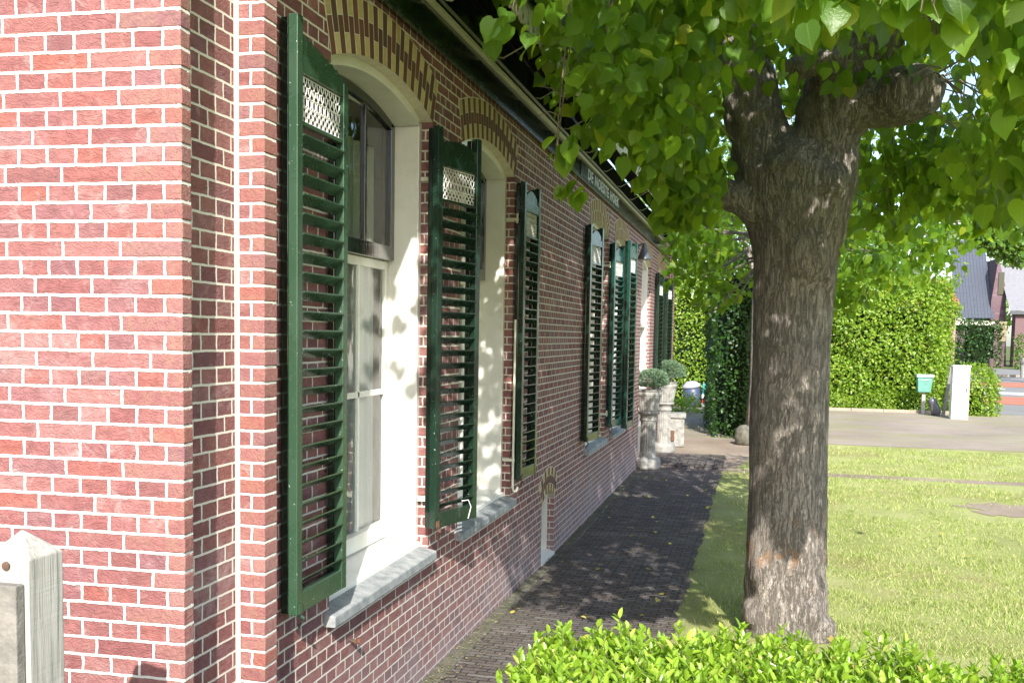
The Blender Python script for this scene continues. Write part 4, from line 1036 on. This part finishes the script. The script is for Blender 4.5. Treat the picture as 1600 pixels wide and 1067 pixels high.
    sub = [((.8, 7.5, 4.4), (.6, 6.4, 4.7)), ((.6, 6.4, 4.7), (.25, 5.3, 4.8)), ((1.1, 7.5, 4.75), (1.4, 6.0, 4.7)), ((-.28, 7.7, 4.6), (-.45, 6.3, 4.5)), ((1.4, 6.0, 4.7), (1.1, 4.6, 4.6)), ((.25, 5.3, 4.8), (.35, 4.2, 4.5)), ((-.45, 6.3, 4.5), (-.6, 5.0, 4.4)), ((1.1, 7.5, 4.75), (1.6, 8.4, 4.6)), ((.2, 7.7, 4.5), (.3, 8.8, 4.7))]
    for a_, b_ in sub:
        a_ = Vector(a_); b_ = Vector(b_); md = a_.lerp(b_, .5)+Vector((g.normal()*.06, 0, .08))
        tw_.tube([p-Vector((bx, by, 0)) for p in (a_, md, b_)], [.034, .027, .018], 8); knobs.append(tuple(b_))
    for x, y, z, r, n in blobs:
        tgt = Vector((x, y, z)); near = y < 4.7; k0 = tgt+Vector((g.normal()*.1, .35, .45)) if near else Vector(min(knobs, key=lambda k: (Vector(k)-tgt).length))+Vector((g.normal()*.09, g.normal()*.09, .03+g.normal()*.05))
        for q in range(2 if r > .34 else 1):
            e = tgt+Vector(g.normal(size=3))*r*.5; mid = k0.lerp(e, .55)+Vector((g.normal()*.12, g.normal()*.12, .22))*(.3 if near else 1)
            pts = [k0, k0.lerp(mid, .5)+Vector((0, 0, .02 if near else .10)), mid, mid.lerp(e, .55), e]
            tw_.tube([p-Vector((bx, by, 0)) for p in pts], [.003, .003, .0025, .002, .001] if near else [.009, .007, .005, .004, .002], 5, caps=False)
            for q2 in range(3):
                s0 = mid.lerp(e, g.uniform(.2, .9)); e2 = s0+Vector(g.normal(size=3))*r*.5
                tw_.tube([p-Vector((bx, by, 0)) for p in (s0, s0.lerp(e2, .5)+Vector((0, 0, .02)), e2)], [.004, .003, .0015], 4, caps=False)
    tw_.build('branches', simple('twig', (.16, .13, .07), .8), t)
lime_tree()

def leafy_tree(name, label, cat, loc, trunk_r, trunk_h, blobs, leaf, m, seed, lsize, droop=.6, lw=.85, tmpl=HEART, tf=HEART_F, group=None):
    t = thing(name, label, cat, loc, 0, group); g = np.random.default_rng(seed)
    mb = MB(); pts = [(0, 0, -.1), (trunk_r*.2, 0, trunk_h*.3), (0, trunk_r*.3, trunk_h*.7), (0, 0, trunk_h)]
    mb.tube(pts, [trunk_r*1.3, trunk_r, trunk_r*.85, trunk_r*.7], 14)
    mb.build('trunk', M['bark'], t, smooth=True)
    br = MB(); P = []
    for x, y, z, r, n in blobs:
        k = max(2, int(r*3))
        for q in range(k):
            e = Vector((x, y, z))+Vector(g.normal(size=3))*r*.35
            br.tube([(0, 0, trunk_h*.8), Vector((x*.45, y*.45, trunk_h+(z-trunk_h)*.5+r*.15)), e], [trunk_r*.35, trunk_r*.18, trunk_r*.05], 6, caps=False)
        d = g.normal(size=(n, 3)); d /= np.linalg.norm(d, axis=1, keepdims=True)
        lump = np.array([1+.35*noise.noise(Vector(v*2.2+np.array([x, y, z]))) for v in d])
        Q = np.array([x, y, z])+d*(r*lump*g.random(n)**.33)[:, None]*[1, 1, .85]
        ok = np.array([noise.noise(Vector(v*(1.6/max(r, .4)))) > -.25 for v in Q]); P.append(Q[ok])
    br.build('limbs', M['bark'], t)
    P = np.concatenate(P); nl = len(P)
    D = np.stack([g.normal(size=nl)*.5, g.normal(size=nl)*.5, -droop+g.normal(size=nl)*.45], 1)
    Nn = np.stack([g.normal(size=nl)*.7, -.5+g.normal(size=nl)*.6, .8+g.normal(size=nl)*.4], 1)
    L = g.uniform(.75, 1.2, nl)*lsize
    scatter_mesh('leaves', P, D, Nn, L, L*lw, tmpl, tf, m, t, uvs=(m is M['lime_leaf']))
    return t
# the next lime in the row, just behind, its low sunlit sprays showing either side of the big trunk
leafy_tree('lime_tree', 'second lime tree behind the big trunk with low sunlit bright leaves', 'tree', (.36, 11.6, G0), .13, 3.4,
    [(-.95, -1.5, 3.25, .34, 150), (-1.1, -.7, 3.05, .33, 150), (-.85, -.6, 2.75, .26, 90), (-1.05, .1, 3.4, .5, 240), (-.75, .3, 2.95, .3, 90),
     (.55, -1.4, 3.05, .45, 260), (.95, -1.0, 3.2, .45, 300), (.45, -1.2, 2.75, .28, 110), (1.35, -.7, 3.4, .5, 320), (1.0, -.3, 3.7, .6, 300), (1.75, -.2, 3.65, .5, 260),
     (.1, .8, 4.2, .9, 500), (-.9, 1.0, 4.1, .7, 360), (1.2, 1.2, 4.2, .9, 460)], None, M['lime_leaf'], 11, .088)
# old tree at the end of the path
leafy_tree('garden_tree', 'dark old tree by the far end of the path with bare earth round its foot', 'tree', (-.02, 22.0, G0), .20, 4.2,
    [(0, 0, 5.6, 1.4, 2200), (-1.1, .6, 5.0, 1.1, 1600), (1.2, .5, 5.6, 1.2, 1600), (-.3, .4, 7, 1.3, 1500)], None, M['far_leaf'], 12, .10, tmpl=DIA, tf=DIA_F)
mb = MB(); mb.lathe([(.10, 0), (.17, .04), (.19, .20), (.16, .36), (.09, .43), (.03, .45)], 0, 0, 18, flute=lambda k, i, r: r*(1+.08*math.sin(k*1.3+i)))
o = mb.build('boulder', M['cobble'], smooth=True); o.location = (-.26, 21.7, G0-.02); tag(o, 'rounded grey stone at the foot of the old tree', 'stone')

# ------------------------------------------------------------------ clipped hedges
def hedge(name, label, poly, h, m, seed, dens, leaf, base=G0, wob=.12, topwob=.25, cat='hedge', shoots=0, lw=.6, group=None):
    """poly: outline corner list (x,y) anticlockwise; leaves on the skin of the prism"""
    g = np.random.default_rng(seed); cx = sum(p[0] for p in poly)/len(poly); cy = sum(p[1] for p in poly)/len(poly)
    t = thing(name, label, cat, (cx, cy, base), 0, group)
    P = []; Nn = []
    k = len(poly)
    for i in range(k):
        a = np.array(poly[i]); b = np.array(poly[(i+1) % k]); ln = np.linalg.norm(b-a); nrm = np.array([(b-a)[1], -(b-a)[0]])/ln
        n = int(ln*h*dens); u = g.random(n); v = g.random(n)
        xy = a+(b-a)*u[:, None]; z = v*h
        off = np.array([wob*noise.noise(Vector((xy[q][0]*1.1, xy[q][1]*1.1, z[q]*1.3)))*1.6 for q in range(n)])+g.normal(size=n)*wob*.35-.12*(v > .95)-wob*.8*g.random(n)**2
        tz = z+topwob*.5*(v)*np.array([noise.noise(Vector((xy[q][0]*.8, xy[q][1]*.8, 3.1))) for q in range(n)])
        P.append(np.stack([xy[:, 0]+nrm[0]*off, xy[:, 1]+nrm[1]*off, tz], 1)); Nn.append(np.tile([nrm[0], nrm[1], .35], (n, 1)))
    x0, x1 = min(p[0] for p in poly), max(p[0] for p in poly); y0, y1 = min(p[1] for p in poly), max(p[1] for p in poly)
    n = int((x1-x0)*(y1-y0)*dens*.8); xs_ = g.uniform(x0, x1, n); ys_ = g.uniform(y0, y1, n)
    ins = np.ones(n, bool)
    for i in range(k):
        a = poly[i]; b = poly[(i+1) % k]; ins &= ((b[0]-a[0])*(ys_-a[1])-(b[1]-a[1])*(xs_-a[0])) > 0
    xs_ = xs_[ins]; ys_ = ys_[ins]
    zz = h+np.array([topwob*.5*noise.noise(Vector((q*.8, w_*.8, 3.1))) for q, w_ in zip(xs_, ys_)])+np.abs(g.normal(size=len(xs_)))*topwob*.25
    P.append(np.stack([xs_, ys_, zz], 1)); Nn.append(np.tile([0, 0, 1.0], (len(xs_), 1)))
    if shoots:
        for s_ in range(shoots):
            x = g.uniform(x0, x1); y = g.uniform(y0, y0+.4*(y1-y0)); ll = g.uniform(.2, .7)*topwob*1.6; dx, dy = g.normal(size=2)*.5
            q = np.linspace(0, 1, 14); P.append(np.stack([x+dx*q*ll, y+dy*q*ll, h+q*ll*(1-.3*q)], 1)); Nn.append(g.normal(size=(14, 3)))
    P = np.concatenate(P); Nn = np.concatenate(Nn); n = len(P)
    Nn = Nn+g.normal(size=(n, 3))*.55; D = g.normal(size=(n, 3))*.8+[0, 0, -.45]
    L = leaf*g.uniform(.7, 1.35, n)
    scatter_mesh('leaves', P-np.array([cx, cy, 0]), D, Nn, L, L*lw, DIA, DIA_F, m, t, uvs=False)
    # woody core, smaller than the leaf skin
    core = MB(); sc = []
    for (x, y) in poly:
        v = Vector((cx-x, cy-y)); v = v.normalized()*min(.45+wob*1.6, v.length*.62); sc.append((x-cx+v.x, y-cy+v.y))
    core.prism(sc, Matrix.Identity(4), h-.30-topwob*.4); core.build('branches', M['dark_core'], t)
    return t
hedge('yew_hedge', 'tall dark clipped hedge at the end of the brick path', [(-1.02, 23.1), (-.20, 22.9), (.75, 23.2), (.9, 27.6), (-1.36, 27.3)], 4.2, M['yew_leaf'], 31, 330, .085, wob=.10, topwob=.5)
hedge('beech_hedge', 'sunlit green hedge closing off the garden beyond the farmhouse', [(-6.5, 34.3), (.6, 34.3), (.6, 35.6), (-6.5, 35.6)], 4.15, M['hedge_leaf'], 32, 380, .105, wob=.12, topwob=.45)
hedge('hornbeam_hedge', 'long tall bright green hedge behind the mailbox', [(1.1, 34.9), (5.75, 34.4), (6.25, 35.4), (6.0, 40), (1.1, 40)], 3.95, M['hedge_leaf'], 33, 520, .115, wob=.24, topwob=.9, shoots=110)
hedge('bush', 'low green bush right of the white cabinet', [(6.25, 33.2), (7.15, 33.2), (7.35, 34.2), (6.25, 34.2)], 1.35, M['hedge_leaf'], 34, 620, .09, wob=.16, topwob=.5, cat='bush')
hedge('ivy_border', 'low creeping greenery along the foot of the tall hedge', [(1.2, 34.0), (5.6, 33.8), (5.7, 34.35), (1.2, 34.8)], .42, M['hedge_leaf'], 35, 260, .08, wob=.16, topwob=.5, cat='plant')
hedge('fern_clump', 'low bright green plants in front of the grey bin', [(-3.3, 29.6), (-2.1, 29.4), (-1.75, 31.4), (-3.3, 31.6)], .26, M['hedge_leaf'], 36, 260, .10, wob=.2, topwob=.4, cat='plant')
hedge('dark_hedge', 'dark clipped hedge in shade before the house across the road', [(18.7, 102), (22.4, 102), (22.4, 104), (18.7, 104)], 4.3, M['yew_leaf'], 37, 32, .26, wob=.2, topwob=.4)
hedge('garden_bush', 'rounded dark green bush at the right edge by the road', [(21.6, 92), (24.6, 92), (25.0, 94), (21.6, 94)], 2.9, M['far_leaf'], 38, 40, .22, wob=.3, topwob=.8, cat='bush')

# ------------------------------------------------------------------ driveway edge things
mb = MB(); x = 1.0
while x < 5.9:
    l = .98; mb.box(x, x+l, 33.62, 33.70, G0-.05, G0+.09+random.uniform(-.01, .01)); x += l+.01
tag(mb.build('kerb', M['kerb'], bevel=.01), kind='structure')
t = thing('mailbox', 'pale green mailbox on a wooden post before the tall hedge', 'mailbox', (5.15, 33.5, G0))
bm = simple('mint_plastic', (.13, .33, .27), .4)
mb = MB(); mb.add([(-.21, -.16, .68), (.17, -.16, .68), (.17, .16, .68), (-.21, .16, .68), (-.24, -.18, 1.16), (.22, -.18, 1.16), (.22, .18, 1.16), (-.24, .18, 1.16)], [(3, 2, 1, 0), (4, 5, 6, 7), (0, 1, 5, 4), (1, 2, 6, 5), (2, 3, 7, 6), (3, 0, 4, 7)])
mb.build('box', bm, t, bevel=.02)
mb = MB(); mb.box(-.27, .25, -.21, .20, 1.16, 1.25); mb.box(-.15, .13, -.19, -.18, 1.06, 1.09); mb.build('lid', simple('pale_mint', (.36, .52, .46), .4), t, bevel=.02)
mb = MB(); mb.box(-.07, .04, -.05, .05, -.05, .68); mb.build('post', M['greywood'], t, bevel=.01)
t = thing('utility_cabinet', 'tall narrow white utility cabinet standing at the hedge end', 'cabinet', (5.86, 31.7, G0), R(3))
mb = MB(); mb.box(-.24, .24, -.14, .14, -.05, 1.55); mb.build('body', M['white_metal'], t, bevel=.012)
mb = MB(); mb.box(-.26, .26, -.16, .16, 1.55, 1.60); mb.build('cap', M['white_metal'], t, bevel=.01)
mb = MB(); mb.box(-.21, .21, -.146, -.141, .12, 1.48); mb.build('door', M['white_metal'], t, bevel=.003)
mb = MB(); mb.box(.13, .17, -.155, -.145, .80, .92); mb.build('handle', M['dark_metal'], t)
o = MB(); o.lathe([(.09, 0), (.14, .06), (.15, .28), (.11, .44), (.13, .50), (.04, .60)], 0, 0, 14, flute=lambda k, i, r: r*(1+.12*math.sin(k*2.1+i*2)))
o = o.build('bin_bag', simple('dark_bag', (.12, .12, .15), .35), smooth=True); o.location = (5.45, 32.8, G0); o.rotation_euler = (0, R(-22), R(20)); tag(o, 'small dark grey bag slumped between mailbox and white cabinet', 'bag')
o = MB(); o.box(-.05, .05, -.03, .03, -.1, 1.55); o = o.build('wooden_stake', M['greywood_dark'], bevel=.01); o.location = (5.60, 32.7, G0); o.rotation_euler = (0, R(7), 0); tag(o, 'leaning grey wooden stake behind the white cabinet', 'stake')
# road
sheet('road', [(34.2, 6.6, 60), (60, 9, 90), (96, 12, 120)], M['asphalt'], -.010)
sheet('cycle_lane', [(40, 7.2, 60), (46, 7.9, 60)], M['redlane'], -.004)
tag(bpy.data.objects['cycle_lane'], kind='structure')
sheet('cycle_lane', [(56, 9.0, 60), (63, 9.8, 60)], M['redlane'], -.004)
mbp = MB()
for (x0, x1, y0, y1) in ((8.4, 30, 48.2, 50.0), (9.6, 12.0, 53.5, 54.6), (13.5, 18, 53.0, 54.4), (8.2, 9.3, 46.3, 46.9), (12.5, 13.6, 64.4, 65.6), (16, 18, 64.6, 66)):
    mbp.box(x0, x1, y0, y1, G0-.012, G0+.002)
tag(mbp.build('road_marking', M['roadpaint']), kind='structure')
sheet('pavement', [(74, 16, 60), (95, 18, 60)], M['asphalt'], .05)
mb = MB(); mb.box(13.5, 60, 73.6, 74, G0-.1, G0+.14); tag(mb.build('kerb', M['kerb']), kind='structure')
def bollard(x, y, h, w, m, label):
    mb = MB(); mb.lathe([(w, 0), (w, h*.86), (w*.92, h*.96), (w*.5, h)], 0, 0, 12); o = mb.build('bollard', m); o.location = (x, y, G0); tag(o, label, 'bollard', 'bollards by the road')
bollard(16.8, 79.7, 1.15, .17, simple('brown_post', (.10, .06, .06), .7), 'dark brown bollard on the shaded pavement across the road')
bollard(17.3, 72.4, 1.35, .20, M['concrete'], 'pale concrete bollard at the right edge by the kerb')
# street lamp arm
t = thing('street_lamp', 'grey street lamp whose long arm shows above the tall hedge', 'street lamp', (9.35, 60, G0))
mb = MB(); mb.tube([(0, 0, 0), (0, 0, 8.5), (.05, 0, 8.85)], [.10, .07, .06], 10); mb.build('pole', M['white_metal'], t)
mb = MB(); mb.box(-.3, 1.35, -.12, .12, 8.88, 8.98); mb.build('lamp_head', M['white_metal'], t, bevel=.02)

# ------------------------------------------------------------------ house across the road
HY = 106.0
def hx(px_, py_):       # helper only to size the far house: bearing from the photograph, placed at its real distance
    d = _F+_R2*((px_-800)/1531.3)-_U2*((py_-633.2)/1531.3); k = HY/d.y
    return d.x*k, 2.17+d.z*k
t = thing('far_house', 'dark tiled house with a steep roof and brown brick gable across the road', 'house', (21, HY, 0))
a = hx(1499, 367); b = hx(1557, 367); c = hx(1553, 497); d = hx(1494, 497)
mb = MB()
def hv(x, z, y=0): return (x-21, y, z)
ridge = MB(); ridge.quad(hv(d[0], d[1], 0), hv(c[0], c[1], 0), hv(b[0], b[1], 5.5), hv(a[0], a[1], 5.5))
r_ = ridge.build('roof', M['tile_dark'], t)
e3 = hx(1552, 490)
gp = [hx(1545, 575), hx(1574, 575), hx(1574, 450), hx(1563, 402), hx(1551, 470)]
mb = MB(); mb.add([hv(p[0], p[1], .6) for p in gp]+[hv(p[0], p[1], 8) for p in gp], [(0, 1, 2, 3, 4), (1, 6, 7, 2), (2, 7, 8, 3), (3, 8, 9, 4), (4, 9, 5, 0)])
mb.box(d[0]-21, gp[0][0]-21, .7, 8, -.1, 4.0)
mb.build('wall', brick_mat('brown_brick', [(0, (.12, .07, .09)), (.5, (.16, .09, .11)), (1, (.10, .06, .08))], mortar=(.2, .16, .17), dirt=.2), t)
mb = MB(); mb.box(d[0]-21-.2, c[0]-21+.1, -.05, .25, 3.95, 4.35); mb.build('gutter', M['cream'], t)
f1 = hx(1568, 410); f2 = hx(1600, 412); f3 = hx(1604, 483); f4 = hx(1573, 486)
mb = MB(); mb.quad(hv(f4[0], f4[1], -1.4), hv(f3[0]+4, f3[1], -1.4), hv(f2[0]+4, f2[1], 2.5), hv(f1[0], f1[1], 2.5)); mb.build('roof', simple('grey_roof', (.20, .20, .22), .6), t)
mb = MB(); mb.box(f4[0]-21, f3[0]-21+4, -1.5, -1.35, f4[1]-.35, f4[1]); mb.build('bargeboard', M['dark_metal'], t)
mb = MB(); mb.box(f4[0]-21+.6, f3[0]-21+4, -1.0, .4, -.1, f4[1]-.3); mb.build('porch_wall', simple('porch_brick', (.17, .10, .10), .85, col2=(.11, .07, .08)), t)
w1 = hx(1563, 425); w2 = hx(1570, 460)
mb = MB(); mb.box(w1[0]-21, w2[0]-21, .5, .56, w2[1], w1[1]); mb.build('window', M['black_gloss'], t)
w1 = hx(1562, 502); w2 = hx(1574, 533)
mb = MB(); mb.box(w1[0]-21, w2[0]-21, .45, .56, w2[1], w1[1]); mb.build('window', M['glass'], t)
# orange roof behind the tall hedge
o = thing('cottage', 'small house behind the tall hedge of which only the orange roof shows', 'house', (14, 90, 0))
mb = MB(); mb.quad((-2.5, -3, 5.2), (1.9, -3, 5.2), (1.2, 0, 7.5), (-1.6, 0, 7.5)); mb.quad((-2.5, 3, 5.2), (-1.6, 0, 7.5), (1.2, 0, 7.5), (1.9, 3, 5.2)); mb.build('roof', M['tile_orange'], o)
mb = MB(); mb.box(-2.2, 1.6, -2.7, 2.7, -.1, 5.2); mb.build('wall', M['brick'], o)

# background trees
def btree(x, y, blobs, seed, m, label, ls=.3, tr=.3, th=4):
    leafy_tree('tree', label, 'tree', (x, y, G0), tr, th, blobs, None, m, seed, ls, tmpl=DIA, tf=DIA_F, group='trees in the background')
btree(16.5, 62, [(-5.2, -1, 9.2, .9, 900), (-4.3, -1, 8.5, 1.1, 1300), (-3.3, -1, 8.1, 1.2, 1500), (-2.3, -1, 7.8, 1.4, 1700), (-6.2, 0, 10.6, 1.2, 1100), (-4.9, 0, 9.8, 1.3, 1300), (-3.6, -1, 9.3, 1.3, 1400), (-2.4, -1, 8.8, 1.5, 1700), (-4.2, 0, 11.6, 1.8, 1700), (-1.6, 0, 10.8, 2, 1800), (-1.2, -1, 8.3, 1.5, 1600), (1.5, 0, 9, 2.5, 1500), (-6.5, 0, 12.5, 1.6, 900), (-2.5, 0, 12.8, 2, 1500)], 51, M['far_leaf'], 'spreading tree at the right edge above the far house', .26, .3, 6)
btree(9.5, 110, [(0, 0, 9, 4, 2600), (4.5, 1, 8, 3.5, 2000), (-4, 0, 9, 4, 2000), (1, 0, 13, 3, 1400)], 52, M['far_leaf'], 'pale green tree far behind the tall hedge', .42, .4, 5)
btree(3.5, 70, [(0, 0, 7, 3.2, 2600), (-3, 0, 8, 3, 2000), (3.2, 0, 6.5, 2.6, 1800), (0, 0, 10.5, 3, 1600)], 53, M['far_leaf'], 'green tree behind the middle of the tall hedge', .30, .3, 4)
btree(-6.5, 52, [(0, 0, 6.5, 2.8, 3000), (2.8, 0, 6.5, 2.5, 2600), (-2, 0, 8.5, 3, 2200), (3.5, 0, 9.5, 2.6, 2200), (1.0, -1, 4.8, 1.8, 1500)], 54, M['far_leaf'], 'dense tree beyond the end of the farmhouse', .24, .3, 4)
btree(1.0, 46, [(0, 0, 6, 2.2, 2400), (-2.4, 0, 7.5, 2.4, 2400), (1.5, 0, 8.5, 2.4, 2200)], 55, M['hedge_leaf'], 'green tree behind the dark clipped hedge', .2, .25, 4)
btree(27, 130, [(0, 0, 8, 5, 2200), (-8, 0, 9, 5, 2200), (8, 0, 8, 5, 1800), (-15, 2, 8, 5, 2000)], 56, M['far_leaf'], 'row of far trees behind the house across the road', .55, .5, 4)

# ------------------------------------------------------------------ grass and fallen leaves
def grass():
    g = np.random.default_rng(77); n = 130000
    y = 6.5+(g.random(n)**1.5)*15.5; x = g.uniform(-.75, 1.0, n)+g.random(n)*(y*.42)
    d = np.array([noise.noise(Vector((a*.9, b*.9, 0)))+.5*noise.noise(Vector((a*3, b*3, 5))) for a, b in zip(x, y)])
    edge = -.575+.10*np.array([noise.noise(Vector((b*2.1, 0, 7))) for b in y])+g.normal(size=n)*.06
    ok = (x > edge) & (d > g.normal(size=n)*.18-.34) & ~((y > 17.2+.1*np.sin(x*3)) & (y < 17.6) & (g.random(n) < .8)) & ~((y > 18) & (x < -.35+(y-18)*.2)) & ~(((x-.26)**2+(y-7.66)**2) < .13) & ~((((x-3.35)/.75)**2+((y-14.6)/.8)**2+1.3*d+g.normal(size=n)*.35) < .8)
    x = x[ok]; y = y[ok]; n = len(x); z = np.interp(y, [0, 6, 11, 200], [0, -.03, -.10, -.10])-.014
    D = np.stack([g.normal(size=n)*.55, g.normal(size=n)*.55, np.ones(n)], 1); Nn = g.normal(size=(n, 3))
    cl = np.array([noise.noise(Vector((a*2.2, b*2.2, 9))) for a, b in zip(x, y)])
    L = g.uniform(.016, .042, n)*(1+y/40)*(1+1.1*np.clip(cl, -.45, .8))
    o = scatter_mesh('grass', np.stack([x, y, z], 1), D, Nn, L, .0042+y*.00035, BLADE, BLADE_F, M['grass'], None, uvs=False); tag(o, 'short sunlit lawn grass', 'grass', kind='stuff')
grass()
base = None; g = np.random.default_rng(9)
for i in range(84):
    if i < 50: x, y = g.uniform(-1.85, -.6), 6.3+g.random()**1.3*10
    elif i < 42: x, y = g.uniform(-1.98, -1.75), g.uniform(5.5, 15)
    else: x, y = g.uniform(-.4, 3.2), g.uniform(8.2, 19)
    if base is None:
        o = scatter_mesh('fallen_leaf', [[0, 0, 0]], [[1, 0, .1]], [[.15, .1, 1]], .055, .046, HEART, HEART_F, M['yellow_leaf'], None); base = o
    else: o = base.copy(); C.objects.link(o)
    o.location = (x, y, gz(y)+.016+(.02 if x > -.56 else 0)); o.rotation_euler = (g.normal()*.25, g.normal()*.25, g.uniform(0, 6.28)); k = g.uniform(.6, 1.15); o.scale = (k, k, k)
    tag(o, 'small yellow leaf fallen on the brick path or lawn', 'leaf', 'fallen yellow leaves')

# crumbs of leaf, bark and soil on the paving and lawn edge
g = np.random.default_rng(15); n = 5200
y = 5.2+(g.random(n)**1.4)*14; x = np.where(g.random(n) < .45, -1.98+np.abs(g.normal(size=n))*.12, np.where(g.random(n) < .5, -.62+g.normal(size=n)*.09, g.uniform(-1.98, -.55, n)))
z = np.interp(y, [0, 6, 11, 200], [0, -.03, -.10, -.10])+.012+g.random(n)*.006+np.where(x < -1.86, .012, 0)
o = scatter_mesh('leaf_litter', np.stack([x, y, z], 1), g.normal(size=(n, 3))*[1, 1, .15], np.stack([g.normal(size=n)*.3, g.normal(size=n)*.3, np.ones(n)], 1), g.uniform(.008, .028, n), g.uniform(.004, .014, n), DIA, DIA_F,
    leaf_mat('litter', [(0, (.10, .07, .04)), (.4, (.20, .16, .09)), (.7, (.13, .14, .05)), (1, (.32, .29, .12))], .1, .9, veins=False), None, uvs=False)
tag(o, 'dry crumbs of leaf and moss scattered on the brick path', 'leaf litter', kind='stuff')
